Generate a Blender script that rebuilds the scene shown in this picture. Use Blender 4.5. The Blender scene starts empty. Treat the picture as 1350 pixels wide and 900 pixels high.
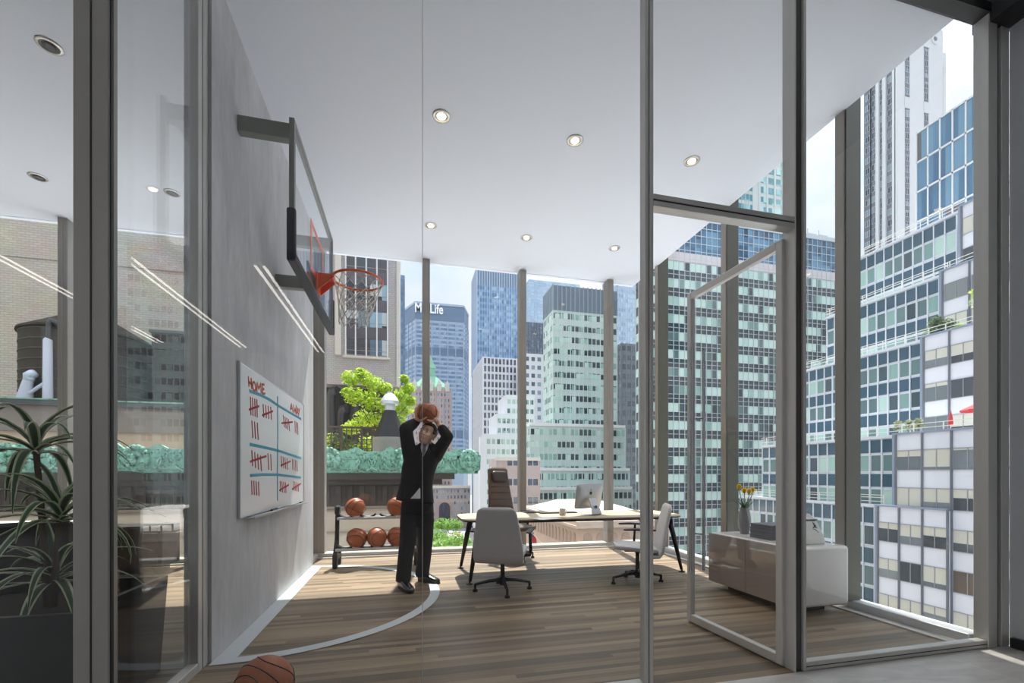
import bpy, math, random
from mathutils import Vector, Matrix, Euler
PI = math.pi
random.seed(7)
SC = bpy.context.scene
COL = SC.collection

# ------------------------------------------------------------------ camera frame
F, CX, HY, EYE, TH = 577.0, 675.0, 625.0, 1.25, math.radians(13.45)
CT, ST = math.cos(TH), math.sin(TH)
def ray(px, py):
    l, u = (px - CX) / F, (HY - py) / F
    return Vector((l * CT + ST, -l * ST + CT, u))
def at(px, py, X=None, Y=None, Z=None):
    d = ray(px, py)
    if X is not None: t = X / d.x
    elif Y is not None: t = Y / d.y
    else: t = (Z - EYE) / d.z
    return Vector((d.x * t, d.y * t, EYE + d.z * t))
def xat(px, Y): return at(px, HY, Y=Y).x
def yat(px, X): return at(px, HY, X=X).y
def zat(px, py, Y=None, X=None): return at(px, py, X=X, Y=Y).z

# ------------------------------------------------------------------ mesh builder
class MB:
    def __init__(s): s.v, s.f, s.m, s.mi = [], [], [], 0
    def mat(s, i): s.mi = i; return s
    def face(s, idx): s.f.append(tuple(idx)); s.m.append(s.mi)
    def add(s, vs, fs):
        o = len(s.v); s.v += [tuple(v) for v in vs]
        for f in fs: s.face([i + o for i in f])
    def box(s, x0, x1, y0, y1, z0, z1, b=0.0):
        if x0 > x1: x0, x1 = x1, x0
        if y0 > y1: y0, y1 = y1, y0
        if z0 > z1: z0, z1 = z1, z0
        if b > 0:
            b = min(b, (x1-x0)*.49, (y1-y0)*.49, (z1-z0)*.49)
            vs = []; ids = {}
            xs, ys, zs = (x0, x1), (y0, y1), (z0, z1)
            for i in (0, 1):
                for j in (0, 1):
                    for k in (0, 1):
                        sx, sy, sz = (1-2*i), (1-2*j), (1-2*k)
                        X, Y, Z = xs[i], ys[j], zs[k]
                        ids[i, j, k, 0] = len(vs); vs.append((X, Y+sy*b, Z+sz*b))
                        ids[i, j, k, 1] = len(vs); vs.append((X+sx*b, Y, Z+sz*b))
                        ids[i, j, k, 2] = len(vs); vs.append((X+sx*b, Y+sy*b, Z))
            fs = []
            c = Vector(((x0+x1)/2, (y0+y1)/2, (z0+z1)/2))
            for i in (0, 1): fs.append([ids[i,0,0,0], ids[i,1,0,0], ids[i,1,1,0], ids[i,0,1,0]])
            for j in (0, 1): fs.append([ids[0,j,0,1], ids[1,j,0,1], ids[1,j,1,1], ids[0,j,1,1]])
            for k in (0, 1): fs.append([ids[0,0,k,2], ids[1,0,k,2], ids[1,1,k,2], ids[0,1,k,2]])
            for j in (0, 1):
                for k in (0, 1): fs.append([ids[0,j,k,1], ids[1,j,k,1], ids[1,j,k,2], ids[0,j,k,2]])
            for i in (0, 1):
                for k in (0, 1): fs.append([ids[i,0,k,0], ids[i,1,k,0], ids[i,1,k,2], ids[i,0,k,2]])
            for i in (0, 1):
                for j in (0, 1): fs.append([ids[i,j,0,0], ids[i,j,1,0], ids[i,j,1,1], ids[i,j,0,1]])
            for i in (0, 1):
                for j in (0, 1):
                    for k in (0, 1): fs.append([ids[i,j,k,0], ids[i,j,k,1], ids[i,j,k,2]])
            out = []
            for f in fs:
                a, p, q = Vector(vs[f[0]]), Vector(vs[f[1]]), Vector(vs[f[2]])
                n = (p-a).cross(q-a)
                m = sum((Vector(vs[q_]) for q_ in f), Vector()) / len(f)
                out.append(f if n.dot(m-c) > 0 else f[::-1])
            s.add(vs, out); return s
        vs = [(x0,y0,z0),(x1,y0,z0),(x1,y1,z0),(x0,y1,z0),(x0,y0,z1),(x1,y0,z1),(x1,y1,z1),(x0,y1,z1)]
        s.add(vs, [(0,3,2,1),(4,5,6,7),(0,1,5,4),(1,2,6,5),(2,3,7,6),(3,0,4,7)]); return s
    def obox(s, mtx, sx, sy, sz, b=0.0):
        t = MB(); t.box(-sx/2, sx/2, -sy/2, sy/2, -sz/2, sz/2, b)
        s.add([mtx @ Vector(v) for v in t.v], t.f); return s
    def bar(s, p, q, w, h=None, up=(0,0,1), b=0.0):
        p, q = Vector(p), Vector(q); h = w if h is None else h
        d = (q-p); L = d.length; d.normalize(); up = Vector(up)
        if abs(d.dot(up)) > .99: up = Vector((1,0,0))
        r = d.cross(up).normalized(); u = r.cross(d)
        m = Matrix((r, d, u)).transposed().to_4x4(); m.translation = (p+q)/2
        return s.obox(m, w, L, h, b)
    def loft(s, rings, cap=True, closed=False):
        n = len(rings[0]); o = len(s.v)
        for r in rings: s.v += [tuple(p) for p in r]
        R = len(rings)
        for i in range(R if closed else R-1):
            a, b = o+i*n, o+((i+1) % R)*n
            for j in range(n):
                k = (j+1) % n
                s.face((a+j, a+k, b+k, b+j))
        if cap and not closed:
            s.face([o+j for j in range(n)][::-1]); s.face([o+(R-1)*n+j for j in range(n)])
        return s
    def tube(s, pts, r, n=8, closed=False, flat=1.0, capround=False):
        pts = [Vector(p) for p in pts]; N = len(pts)
        rs = [r]*N if not isinstance(r, (list, tuple)) else list(r)
        if capround and not closed:
            d0 = (pts[0]-pts[1]).normalized(); d1 = (pts[-1]-pts[-2]).normalized()
            P0 = [(pts[0]+d0*rs[0]*math.sin(a), rs[0]*math.cos(a)) for a in (1.4, 1.0, .5)]
            P1 = [(pts[-1]+d1*rs[-1]*math.sin(a), rs[-1]*math.cos(a)) for a in (.5, 1.0, 1.4)]
            pts = [p for p, _ in P0] + pts + [p for p, _ in P1]
            rs = [q for _, q in P0] + rs + [q for _, q in P1]; N = len(pts)
        rings = []; up = None
        for i in range(N):
            if closed: t = pts[(i+1) % N] - pts[i-1]
            else: t = pts[min(i+1, N-1)] - pts[max(i-1, 0)]
            t.normalize()
            if up is None:
                up = Vector((0,0,1)) if abs(t.z) < .9 else Vector((1,0,0))
            u = (up - t*up.dot(t))
            if u.length < 1e-6: u = t.orthogonal()
            u.normalize(); up = u
            w = t.cross(u)
            rings.append([pts[i] + (w*math.cos(2*PI*k/n) + u*math.sin(2*PI*k/n)*flat)*rs[i] for k in range(n)])
        return s.loft(rings, cap=not closed, closed=closed)
    def lathe(s, prof, n=24, c=(0,0,0), cap=True):
        rings = [[(c[0]+r*math.cos(2*PI*k/n), c[1]+r*math.sin(2*PI*k/n), c[2]+z) for k in range(n)] for r, z in prof]
        return s.loft(rings, cap=cap)
    def sphere(s, c, rx, ry=None, rz=None, n=20, m=12, rot=None):
        ry = rx if ry is None else ry; rz = rx if rz is None else rz
        rings = []
        for i in range(m+1):
            a = -PI/2 + PI*i/m
            a = max(-PI/2+.04, min(PI/2-.04, a))
            rr = []
            for k in range(n):
                p = Vector((rx*math.cos(a)*math.cos(2*PI*k/n), ry*math.cos(a)*math.sin(2*PI*k/n), rz*math.sin(a)))
                if rot: p = rot @ p
                rr.append(Vector(c)+p)
            rings.append(rr)
        return s.loft(rings)
    def prism(s, poly, z0, z1):
        n = len(poly)
        area = sum(poly[i][0]*poly[(i+1) % n][1]-poly[(i+1) % n][0]*poly[i][1] for i in range(n))
        if area < 0: poly = poly[::-1]
        return s.loft([[(x, y, z0) for x, y in poly], [(x, y, z1) for x, y in poly]])
    def xform(s, m):
        s.v = [tuple(m @ Vector(v)) for v in s.v]; return s
    def build(s, name, mats, parent=None, smooth=False, off=None):
        me = bpy.data.meshes.new(name)
        v = s.v if off is None else [(a-off[0], b-off[1], c-off[2]) for a, b, c in s.v]
        me.from_pydata(v, [], s.f)
        for m in (mats if isinstance(mats, (list, tuple)) else [mats]): me.materials.append(m)
        me.polygons.foreach_set('material_index', s.m)
        if smooth is True: me.polygons.foreach_set('use_smooth', [True]*len(s.f))
        me.update()
        if smooth == 'auto':
            me.polygons.foreach_set('use_smooth', [True]*len(s.f))
            try: me.set_sharp_from_angle(angle=math.radians(40))
            except Exception: pass
        o = bpy.data.objects.new(name, me); COL.objects.link(o)
        if parent is not None: o.parent = parent
        return o

def tag(o, label=None, cat=None, group=None, kind=None):
    if label: o['label'] = label
    if cat: o['category'] = cat
    if group: o['group'] = group
    if kind: o['kind'] = kind
    return o
def thing(name, label, cat, loc=(0,0,0), rz=0.0, group=None):
    o = bpy.data.objects.new(name, None); COL.objects.link(o)
    o.location = loc; o.rotation_euler = (0, 0, rz); o.empty_display_size = .1
    return tag(o, label, cat, group)
def children(o): return [c for c in bpy.data.objects if c.parent == o]
def dup(o, parent=None, **kw):
    kids = list(o.children)
    c = o.copy(); COL.objects.link(c)
    c.parent = parent
    for k in kids: dup(k, c)
    return c
def struct(name, mb, mats, parent=None, smooth=False):
    o = mb.build(name, mats, parent, smooth)
    if parent is None: o['kind'] = 'structure'
    return o
def mod_bevel(o, w, seg=2, ang=40):
    m = o.modifiers.new('bevel', 'BEVEL'); m.width = w; m.segments = seg; m.limit_method = 'ANGLE'; m.angle_limit = math.radians(ang)
    return o
def mod_remesh(o, vox, smooth=6, fac=.5):
    m = o.modifiers.new('remesh', 'REMESH'); m.mode = 'VOXEL'; m.voxel_size = vox; m.use_smooth_shade = True
    if smooth:
        q = o.modifiers.new('smooth', 'SMOOTH'); q.factor = fac; q.iterations = smooth
    return o

# ------------------------------------------------------------------ materials
def lin(c):
    if isinstance(c, str): c = tuple(int(c[i:i+2], 16) for i in (0, 2, 4))
    out = []
    for v in c[:3]:
        v /= 255.0
        out.append(v/12.92 if v <= .04045 else ((v+.055)/1.055)**2.4)
    return tuple(out)+(1.0,)
class NT:
    def __init__(s, name):
        s.mat = bpy.data.materials.new(name); s.mat.use_nodes = True
        s.t = s.mat.node_tree; s.t.nodes.clear()
        s.out = s.t.nodes.new('ShaderNodeOutputMaterial')
    def n(s, typ, **kw):
        nd = s.t.nodes.new('ShaderNode'+typ)
        for k, v in kw.items():
            if k.startswith('i_'):
                key = k[2:]; key = int(key) if key.isdigit() else key.replace('_', ' ')
                s.set(nd.inputs[key], v)
            else: setattr(nd, k, v)
        return nd
    def set(s, sock, v):
        if hasattr(v, 'is_output') or isinstance(v, bpy.types.NodeSocket): s.t.links.new(v, sock)
        else: sock.default_value = v
    def math(s, op, a, b=0.0, c=None):
        nd = s.n('Math', operation=op); s.set(nd.inputs[0], a); s.set(nd.inputs[1], b)
        if c is not None: s.set(nd.inputs[2], c)
        return nd.outputs[0]
    def mix(s, fac, a, b):
        nd = s.n('Mix', data_type='RGBA'); s.set(nd.inputs[0], fac); s.set(nd.inputs[6], a); s.set(nd.inputs[7], b)
        return nd.outputs[2]
    def ramp(s, fac, stops, interp='LINEAR'):
        nd = s.n('ValToRGB'); s.set(nd.inputs[0], fac); r = nd.color_ramp; r.interpolation = interp
        while len(r.elements) < len(stops): r.elements.new(.5)
        for e, (p, c) in zip(r.elements, stops): e.position = p; e.color = c
        return nd.outputs[0]
    def bsdf(s, color, rough=.5, metal=0.0, spec=.5, bump=None, bstr=.2, **kw):
        b = s.n('BsdfPrincipled'); s.set(b.inputs['Base Color'], color); s.set(b.inputs['Roughness'], rough)
        s.set(b.inputs['Metallic'], metal); s.set(b.inputs['Specular IOR Level'], spec)
        for k, v in kw.items(): s.set(b.inputs[k.replace('_', ' ')], v)
        if bump is not None:
            bn = s.n('Bump'); s.set(bn.inputs['Height'], bump); bn.inputs['Strength'].default_value = bstr; bn.inputs['Distance'].default_value = .02
            s.t.links.new(bn.outputs[0], b.inputs['Normal'])
        s.t.links.new(b.outputs[0], s.out.inputs[0]); return b
_mc = {}
def M(name, c=(128,128,128), rough=.5, metal=0.0, spec=.5, vary=.06, scale=6.0, bump=0.0, coord='Object'):
    """plain procedural material: base colour with a faint noise variation"""
    if name in _mc: return _mc[name]
    t = NT(name); c = lin(c)
    tc = t.n('TexCoord').outputs[coord]
    nz = t.n('TexNoise', i_Scale=scale, i_Detail=4.0); t.set(nz.inputs['Vector'], tc)
    a = tuple(v*(1-vary) for v in c[:3])+(1,); b = tuple(min(1, v*(1+vary)) for v in c[:3])+(1,)
    col = t.mix(nz.outputs[0], a, b)
    t.bsdf(col, rough, metal, spec, nz.outputs[0] if bump else None, bump)
    _mc[name] = t.mat; return t.mat
def emis(name, c, s):
    t = NT(name); e = t.n('Emission'); e.inputs[0].default_value = lin(c); e.inputs[1].default_value = s
    t.t.links.new(e.outputs[0], t.out.inputs[0]); return t.mat
def glass_mat(name, tint=(.97,.985,.98), base=.035, power=5.0, scale=.85):
    t = NT(name)
    lw = t.n('LayerWeight'); lw.inputs[0].default_value = .5
    p = t.math('POWER', lw.outputs['Facing'], power)
    fac = t.math('ADD', t.math('MULTIPLY', p, scale), base)
    tr = t.n('BsdfTransparent'); tr.inputs[0].default_value = tint+(1,)
    gl = t.n('BsdfGlossy'); gl.inputs['Roughness'].default_value = 0.0; gl.inputs[0].default_value = (.95,.97,1,1)
    mx = t.n('MixShader'); t.set(mx.inputs[0], fac); t.t.links.new(tr.outputs[0], mx.inputs[1]); t.t.links.new(gl.outputs[0], mx.inputs[2])
    t.t.links.new(mx.outputs[0], t.out.inputs[0]); return t.mat
def pane_mat(name, cols, rough=.12, blind=None, frac=.5, h=1.9):
    """window panes built one by one: each pane gets its own tone, some a blind pulled part way"""
    t = NT(name)
    r = t.math('FRACT', t.math('ADD', t.math('MULTIPLY', t.n('ObjectInfo').outputs['Random'], 7.13), t.math('MULTIPLY', t.n('NewGeometry').outputs['Random Per Island'], 5.71)))
    n = len(cols)
    col = t.ramp(r, [(i/n, lin(c)) for i, c in enumerate(cols)], 'CONSTANT')
    if blind is not None:
        z = t.n('SeparateXYZ'); t.set(z.inputs[0], t.n('TexCoord').outputs['Object'])
        r2 = t.math('FRACT', t.math('MULTIPLY', r, 17.3))
        m = t.math('MULTIPLY', t.math('LESS_THAN', t.math('FRACT', t.math('MULTIPLY', r, 5.9)), frac), t.math('GREATER_THAN', z.outputs[2], t.math('MULTIPLY', r2, h*.9)))
        col = t.mix(m, col, lin(blind))
    t.bsdf(col, rough, 0, .5); return t.mat
def facade_mat(name, cols, bay, storey, org=(0,0,0), zoff=0.0, rough=.12, blind=None, dark=None, blindfrac=.5, winh=.5, spec=.5):
    """window glass of a big facade: every pane gets its own tone (and its own blind length)"""
    t = NT(name)
    g = t.n('NewGeometry').outputs['Position']
    sp = t.n('SeparateXYZ'); t.set(sp.inputs[0], g)
    cx = t.math('FLOOR', t.math('DIVIDE', t.math('SUBTRACT', sp.outputs[0], org[0]-.013), bay))
    cy = t.math('FLOOR', t.math('DIVIDE', t.math('SUBTRACT', sp.outputs[1], org[1]-.013-bay*.4), bay))
    zz = t.math('DIVIDE', t.math('SUBTRACT', sp.outputs[2], org[2]+zoff), storey)
    cz = t.math('FLOOR', zz)
    cv = t.n('CombineXYZ'); t.set(cv.inputs[0], cx); t.set(cv.inputs[1], cy); t.set(cv.inputs[2], cz)
    wn = t.n('TexWhiteNoise', noise_dimensions='3D'); t.set(wn.inputs['Vector'], cv.outputs[0])
    n = len(cols)
    col = t.ramp(wn.outputs[0], [(i/n, lin(c)) for i, c in enumerate(cols)], 'CONSTANT')
    if blind is not None:
        fr = t.math('FRACT', zz)
        s2 = t.n('SeparateColor'); t.set(s2.inputs[0], wn.outputs[1])
        ln = t.math('SUBTRACT', winh, t.math('MULTIPLY', s2.outputs[1], winh*1.15))
        has = t.math('LESS_THAN', s2.outputs[2], blindfrac)
        m = t.math('MULTIPLY', has, t.math('GREATER_THAN', fr, ln))
        col = t.mix(m, col, lin(blind))
    t.bsdf(col, rough, 0, spec)
    return t.mat
# ------------------------------------------------------------------ camera, world, sun
cam = bpy.data.cameras.new('camera'); camo = bpy.data.objects.new('camera', cam); COL.objects.link(camo)
camo.location = (0, 0, EYE); camo.rotation_euler = (PI/2, 0, -TH)
cam.sensor_width = 36; cam.lens = F/1350*36; cam.shift_y = (HY-450)/1350; cam.clip_start = .05; cam.clip_end = 3000
SC.camera = camo
SC.view_settings.view_transform = 'Standard'; SC.view_settings.look = 'None'
SC.view_settings.exposure = 0.0; SC.view_settings.gamma = 1.0; SC.view_settings.use_curve_mapping = False
SC.cycles.transparent_max_bounces = 40; SC.cycles.max_bounces = 10; SC.cycles.diffuse_bounces = 6
SC.cycles.caustics_reflective = False; SC.cycles.caustics_refractive = False
SC.cycles.sample_clamp_indirect = 6.0; SC.cycles.use_denoising = True

w = bpy.data.worlds.new('sky'); SC.world = w; w.use_nodes = True
nt = w.node_tree; nt.nodes.clear()
tc = nt.nodes.new('ShaderNodeTexCoord'); nz = nt.nodes.new('ShaderNodeTexNoise')
mp = nt.nodes.new('ShaderNodeMapping'); mp.inputs['Scale'].default_value = (1, 1, 2.6)
nt.links.new(tc.outputs['Generated'], mp.inputs[0]); nt.links.new(mp.outputs[0], nz.inputs['Vector'])
nz.inputs['Scale'].default_value = 2.6; nz.inputs['Detail'].default_value = 7
rp = nt.nodes.new('ShaderNodeValToRGB')
rp.color_ramp.elements[0].position = .38; rp.color_ramp.elements[0].color = (.70, .82, .98, 1)
rp.color_ramp.elements[1].position = .62; rp.color_ramp.elements[1].color = (.98, .98, 1, 1)
nt.links.new(nz.outputs[0], rp.inputs[0])
bg = nt.nodes.new('ShaderNodeBackground')
# bright zenith, paler horizon
sx = nt.nodes.new('ShaderNodeSeparateXYZ'); nt.links.new(tc.outputs['Generated'], sx.inputs[0])
def mth(op, a, b):
    m = nt.nodes.new('ShaderNodeMath'); m.operation = op
    for i, v in enumerate((a, b)):
        if isinstance(v, float): m.inputs[i].default_value = v
        else: nt.links.new(v, m.inputs[i])
    return m.outputs[0]
zz = mth('POWER', mth('MAXIMUM', sx.outputs[2], 0.0), 2.6)
nt.links.new(mth('ADD', mth('MULTIPLY', zz, 2.7), 1.0), bg.inputs[1])
wo = nt.nodes.new('ShaderNodeOutputWorld'); nt.links.new(rp.outputs[0], bg.inputs[0]); nt.links.new(bg.outputs[0], wo.inputs[0])

sl = bpy.data.lights.new('sun', 'SUN'); sl.energy = 10.5; sl.angle = math.radians(.6); sl.color = (1, .95, .86)
so = bpy.data.objects.new('sun', sl); COL.objects.link(so)
so.rotation_euler = Vector((-.09, -.52, -1)).to_track_quat('-Z', 'Y').to_euler(); so.location = (10, 40, 70)

# ------------------------------------------------------------------ room materials
def floor_mat():
    t = NT('striped wood planks')
    g = t.n('TexCoord').outputs['Object']; sp = t.n('SeparateXYZ'); t.set(sp.inputs[0], g)
    row = t.math('FLOOR', t.math('DIVIDE', sp.outputs[1], .052))
    w1 = t.n('TexWhiteNoise', noise_dimensions='1D'); t.set(w1.inputs['W'], row)
    sx = t.math('ADD', sp.outputs[0], t.math('MULTIPLY', w1.outputs[0], 7.3))
    cell = t.math('FLOOR', t.math('DIVIDE', sx, 2.2))
    cv = t.n('CombineXYZ'); t.set(cv.inputs[0], cell); t.set(cv.inputs[1], row)
    w2 = t.n('TexWhiteNoise', noise_dimensions='2D'); t.set(w2.inputs['Vector'], cv.outputs[0])
    col = t.ramp(w2.outputs[0], [(0, lin('66594b')), (.16, lin('7b6b58')), (.4, lin('8b7a64')), (.62, lin('a08d74')), (.82, lin('877660')), (.92, lin('6c5e4e'))], 'LINEAR')
    st = t.n('CombineXYZ'); t.set(st.inputs[0], t.math('MULTIPLY', sp.outputs[0], 1.6)); t.set(st.inputs[1], t.math('MULTIPLY', sp.outputs[1], 60)); 
    nz = t.n('TexNoise', i_Scale=1.0, i_Detail=5.0); t.set(nz.inputs['Vector'], st.outputs[0])
    k = t.math('ADD', t.math('MULTIPLY', nz.outputs[0], .7), .62)
    m = t.n('Mix', data_type='RGBA', blend_type='MULTIPLY'); m.inputs[0].default_value = 1; t.set(m.inputs[6], col)
    cc = t.n('CombineColor'); [t.set(cc.inputs[i], k) for i in range(3)]; t.set(m.inputs[7], cc.outputs[0])
    # carpet-plank seams across the boards
    t.bsdf(m.outputs[2], .45, 0, .35, nz.outputs[0], .15)
    return t.mat
def stone_mat():
    t = NT('pale stone tiles'); g = t.n('TexCoord').outputs['Object']
    br = t.n('TexBrick', i_Scale=1.0); br.offset = .5
    t.set(br.inputs['Vector'], g); br.inputs['Brick Width'].default_value = 1.2; br.inputs['Row Height'].default_value = .6; br.inputs['Mortar Size'].default_value = .004
    br.inputs['Color1'].default_value = lin('dcd9d5'); br.inputs['Color2'].default_value = lin('e3e0db'); br.inputs['Mortar'].default_value = lin('f0eeea')
    mp = t.n('Mapping'); mp.inputs['Scale'].default_value = (2, 7, 1); mp.inputs['Rotation'].default_value = (0, 0, .5); t.set(mp.inputs[0], g)
    nz = t.n('TexNoise', i_Scale=1.2, i_Detail=6.0, i_Distortion=1.5); t.set(nz.inputs['Vector'], mp.outputs[0])
    col = t.mix(t.ramp(nz.outputs[0], [(.4, (0,0,0,1)), (.75, (.55,.55,.55,1))]), br.outputs[0], lin('b0aca8'))
    t.bsdf(col, .35); return t.mat
def concrete_mat():
    t = NT('grey troweled concrete'); g = t.n('TexCoord').outputs['Object']
    mp = t.n('Mapping'); mp.inputs['Scale'].default_value = (1, 2.2, .55); t.set(mp.inputs[0], g)
    n1 = t.n('TexNoise', i_Scale=1.6, i_Detail=8.0, i_Roughness=.62, i_Distortion=.6); t.set(n1.inputs['Vector'], mp.outputs[0])
    n2 = t.n('TexNoise', i_Scale=14.0, i_Detail=6.0); t.set(n2.inputs['Vector'], mp.outputs[0])
    f = t.math('ADD', t.math('MULTIPLY', n1.outputs[0], .7), t.math('MULTIPLY', n2.outputs[0], .3))
    col = t.ramp(f, [(.3, lin('b3b4b7')), (.5, lin('c4c4c7')), (.7, lin('d5d5d8'))])
    t.bsdf(col, .75, 0, .3, f, .25); return t.mat
m_floor, m_stone, m_conc = floor_mat(), stone_mat(), concrete_mat()
m_ceil = M('matt white ceiling paint', 'e4e9f2', .9, 0, .1, .01)
m_wall = M('grey plaster', 'c4c4c4', .85, 0, .2)
m_mull = M('taupe mullion metal', '9a958e', .42, .25, .5, .03)
m_alu = M('brushed aluminium frame', 'd0ceca', .36, .3, .5, .04)
m_alud = M('dark anodised metal', 'a5a19b', .4, .3, .5, .05)
m_blk = M('black gasket', '2a2a2c', .5)
m_panel = M('satin grey metal panel', 'd5d7da', .4, .25, .5, .05, 3)
m_olive = M('olive side with painted reflection', '57564a', .3, .2, .5, .05)  # dark tree reflection and side shade put into the colour
m_sill = M('pale grey sill', 'b4b2ad', .5, .1)
m_glass = glass_mat('clear glass', (.98,.985,.985), .03)
m_bbglass = glass_mat('clear backboard glass', (.97,.975,.975), .02, 5, .35)
m_glassw = glass_mat('window glass', (.97, .975, .975), .025, 5, .6)

CZ = 4.63
YF, YB, XR = 2.30, 7.10, 4.12
# floor, ceiling
mb = MB(); mb.box(-8, 4.3, YF-.03, 7.2, -.25, 0); struct('floor', mb, m_floor)
mb = MB(); mb.box(-8, 4.3, -9, YF-.03, -.25, 0); struct('floor_corridor', mb, m_stone)
mb = MB(); mb.box(-8, 3.95, -9.2, 7.18, CZ, CZ+.25); struct('ceiling', mb, m_ceil)
mb = MB(); mb.box(-8.3, 3.95, -9.3, 7.2, CZ+.25, CZ+.5); mb.box(3.95, 4.4, -9.3, YF+.05, CZ+.25, CZ+.5); mb.box(3.95, 4.4, YF+.05, 7.2, CZ+.62, CZ+.85); struct('ceiling_sun_block', mb, m_ceil)  # added upper slabs, unseen, stop sun entering above the ceiling and window slot
# walls
mb = MB(); mb.box(-1.42, -1.26, 3.28, 6.5, 0, CZ); struct('wall_left', mb, m_conc)
mb = MB(); mb.box(-8.2, -8, YF-.1, 7.2, 0, CZ); mb.box(-8.2, -8, -9, -6.2, 0, CZ); mb.box(-8.2, -8, -6.2, YF-.1, 0, .3); struct('wall_west', mb, m_wall)
for k in range(4):
    y = -6.2+k*2.1; mb = MB(); mb.box(-8.006, -7.994, y, y+2.1, .3, CZ); o = struct('window_%d' % (30+k), mb, m_glassw)  # added west glazing, lets sky light in to fill the corridor side
    mb = MB(); mb.box(-8.1, -7.9, y-.05, y+.05, .3, CZ); struct('trim_%d' % (40+k), mb, m_mull)
# added white slab below the windows, bounces sun up to the office ceiling
m_bounce = M('white bounce surface', 'dcdfe4', .9, 0, .2, .04, 2)
mb = MB(); mb.box(-9, 4.3, 7.2, 14, -1.9, -1.5); mb.box(4.3, 8.5, -9, 14, -1.9, -1.5); struct('floor_bounce_added', mb, m_bounce)
mb = MB(); mb.box(-8, 4.3, -9.2, -9, 0, CZ); struct('wall_back', mb, m_wall)
mb = MB(); mb.box(4.27, 4.45, -9, YF-.04, 0, CZ); struct('wall_right', mb, m_panel)
mb = MB(); mb.box(4.07, 4.3, -9, YF+.06, 4.5, CZ+.6); struct('trim_15', mb, m_blk)
mb = MB(); mb.box(4.235, 4.27, -9, YF-.06, 0, .07); struct('baseboard_right', mb, m_blk)
# ---- front glass partition
x847, x858 = xat(847, YF), xat(858, YF)
x1043, x1058 = xat(1043, YF), xat(1058, YF)
def frame_post(x0, x1, y0, y1, z0=0.0, z1=CZ-.07, name='trim_1', grooves=()):
    mb = MB(); mb.box(x0, x1, y0, y1, z0, z1, .004)
    mb.mat(1)
    for g in grooves: mb.box(g-.003, g+.003, y0-.0015, y0+.003, z0, z1)
    return struct(name, mb, [m_alu, m_blk])
mb = MB(); mb.box(-1.37, -1.24, YF-.08, YF-.02, 0, CZ, .004); mb.mat(1); mb.box(-1.308, -1.302, YF-.082, YF-.07, 0, CZ); mb.box(-1.243, -1.234, YF-.075, YF-.06, 0, CZ); mb.mat(0); mb.box(-1.4, -1.28, YF-.02, YF+.0, 0, CZ)
struct('trim_1', mb, [m_alud, m_blk])
mb = MB(); a = (x847+x858)/2
mb.box(x847, a-.003, YF-.03, YF+.03, 0, CZ-.07, .003); mb.box(a+.003, x858, YF-.03, YF+.03, 0, CZ-.07, .003); mb.mat(1); mb.box(a-.003, a+.003, YF-.025, YF+.025, 0, CZ-.07)
struct('trim_2', mb, [m_alu, m_blk])
mb = MB(); a = x1043+.010; b = x1058-.022
mb.box(x1043, a, YF-.03, YF+.07, 0, CZ-.07, .003); mb.box(b, x1058, YF-.03, YF+.07, 0, CZ-.07, .003); mb.mat(1); mb.box(a, b, YF-.012, YF+.06, 0, CZ-.07)
struct('trim_3', mb, [m_alu, M('charcoal channel', '5b5957', .4, .3)])
mb = MB(); mb.box(x858, x1043, YF-.03, YF+.04, 2.805, 2.835, .003); mb.box(x858, x1043, YF-.03, YF+.04, 2.845, 2.875, .003); mb.mat(1); mb.box(x858, x1043, YF-.024, YF+.034, 2.83, 2.85)
struct('trim_4', mb, [m_alu, m_blk])
mb = MB(); mb.box(-8, 4.1, YF-.05, YF+.05, CZ-.07, CZ); struct('trim_5', mb, m_blk)
mb = MB(); mb.box(x1058, 4.06, YF-.03, YF+.03, 0, .055, .004); mb.mat(1); mb.box(x1058, 4.06, YF-.031, YF, .024, .03)
struct('trim_6', mb, [m_alu, m_blk])
mb = MB(); mb.box(-1.26, x847, YF-.03, YF+.03, 0, .05, .004); mb.box(-8, -1.42, YF-.03, YF+.03, 0, .05, .004); struct('trim_7', mb, m_alu)
mb = MB(); mb.box(4.06, 4.15, YF-.04, YF+.05, 0, CZ, .003); mb.box(4.19, 4.27, YF-.04, YF+.06, 0, CZ, .003); mb.mat(1); mb.box(4.15, 4.19, YF-.02, YF+.06, 0, CZ)
struct('trim_8', mb, [m_alu, m_blk])
def pane(name, x0, x1, y0, y1, z0, z1, m=None):
    mb = MB(); mb.box(x0, x1, y0, y1, z0, z1); return struct(name, mb, m or m_glass)
pane('window_1', -8, -1.36, YF-.006, YF+.006, .04, CZ-.05)
pane('window_2', -1.25, .0744, YF-.006, YF+.006, .04, CZ-.05)
pane('window_3', .0776, x847+.005, YF-.006, YF+.006, .04, CZ-.05)
mb = MB(); mb.box(.0747, .0773, YF-.005, YF+.005, .05, CZ-.07); struct('trim_9', mb, m_alu)
pane('window_4', x858-.004, x1043+.004, YF-.006, YF+.006, 2.87, CZ-.05)
pane('window_5', x1058-.004, 4.07, YF-.006, YF+.006, .05, CZ-.05)
# ---- glass return between the post and the concrete wall
r = thing('window_6', None, None, (-1.31, YF, 0)); r['kind'] = 'structure'
mb = MB(); L = 3.28-YF
mb.box(-.03, .03, 0, .05, 0, CZ-.06, .003); mb.box(-.03, .03, L-.14, L, 0, CZ-.06, .003); mb.box(-.03, .03, .05, L-.14, 0, .06, .003); mb.box(-.03, .03, .05, L-.14, CZ-.12, CZ-.06, .003)
mb.mat(1); mb.box(-.031, .031, L-.085, L-.075, 0, CZ-.06); mb.box(-.026, .026, L-.004, L, 0, CZ-.06)
mb.build('window_frame', [m_alu, m_blk], r)
mb = MB(); mb.box(-.006, .006, .04, L-.13, .05, CZ-.11); mb.build('glass_pane', m_glass, r)
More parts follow.
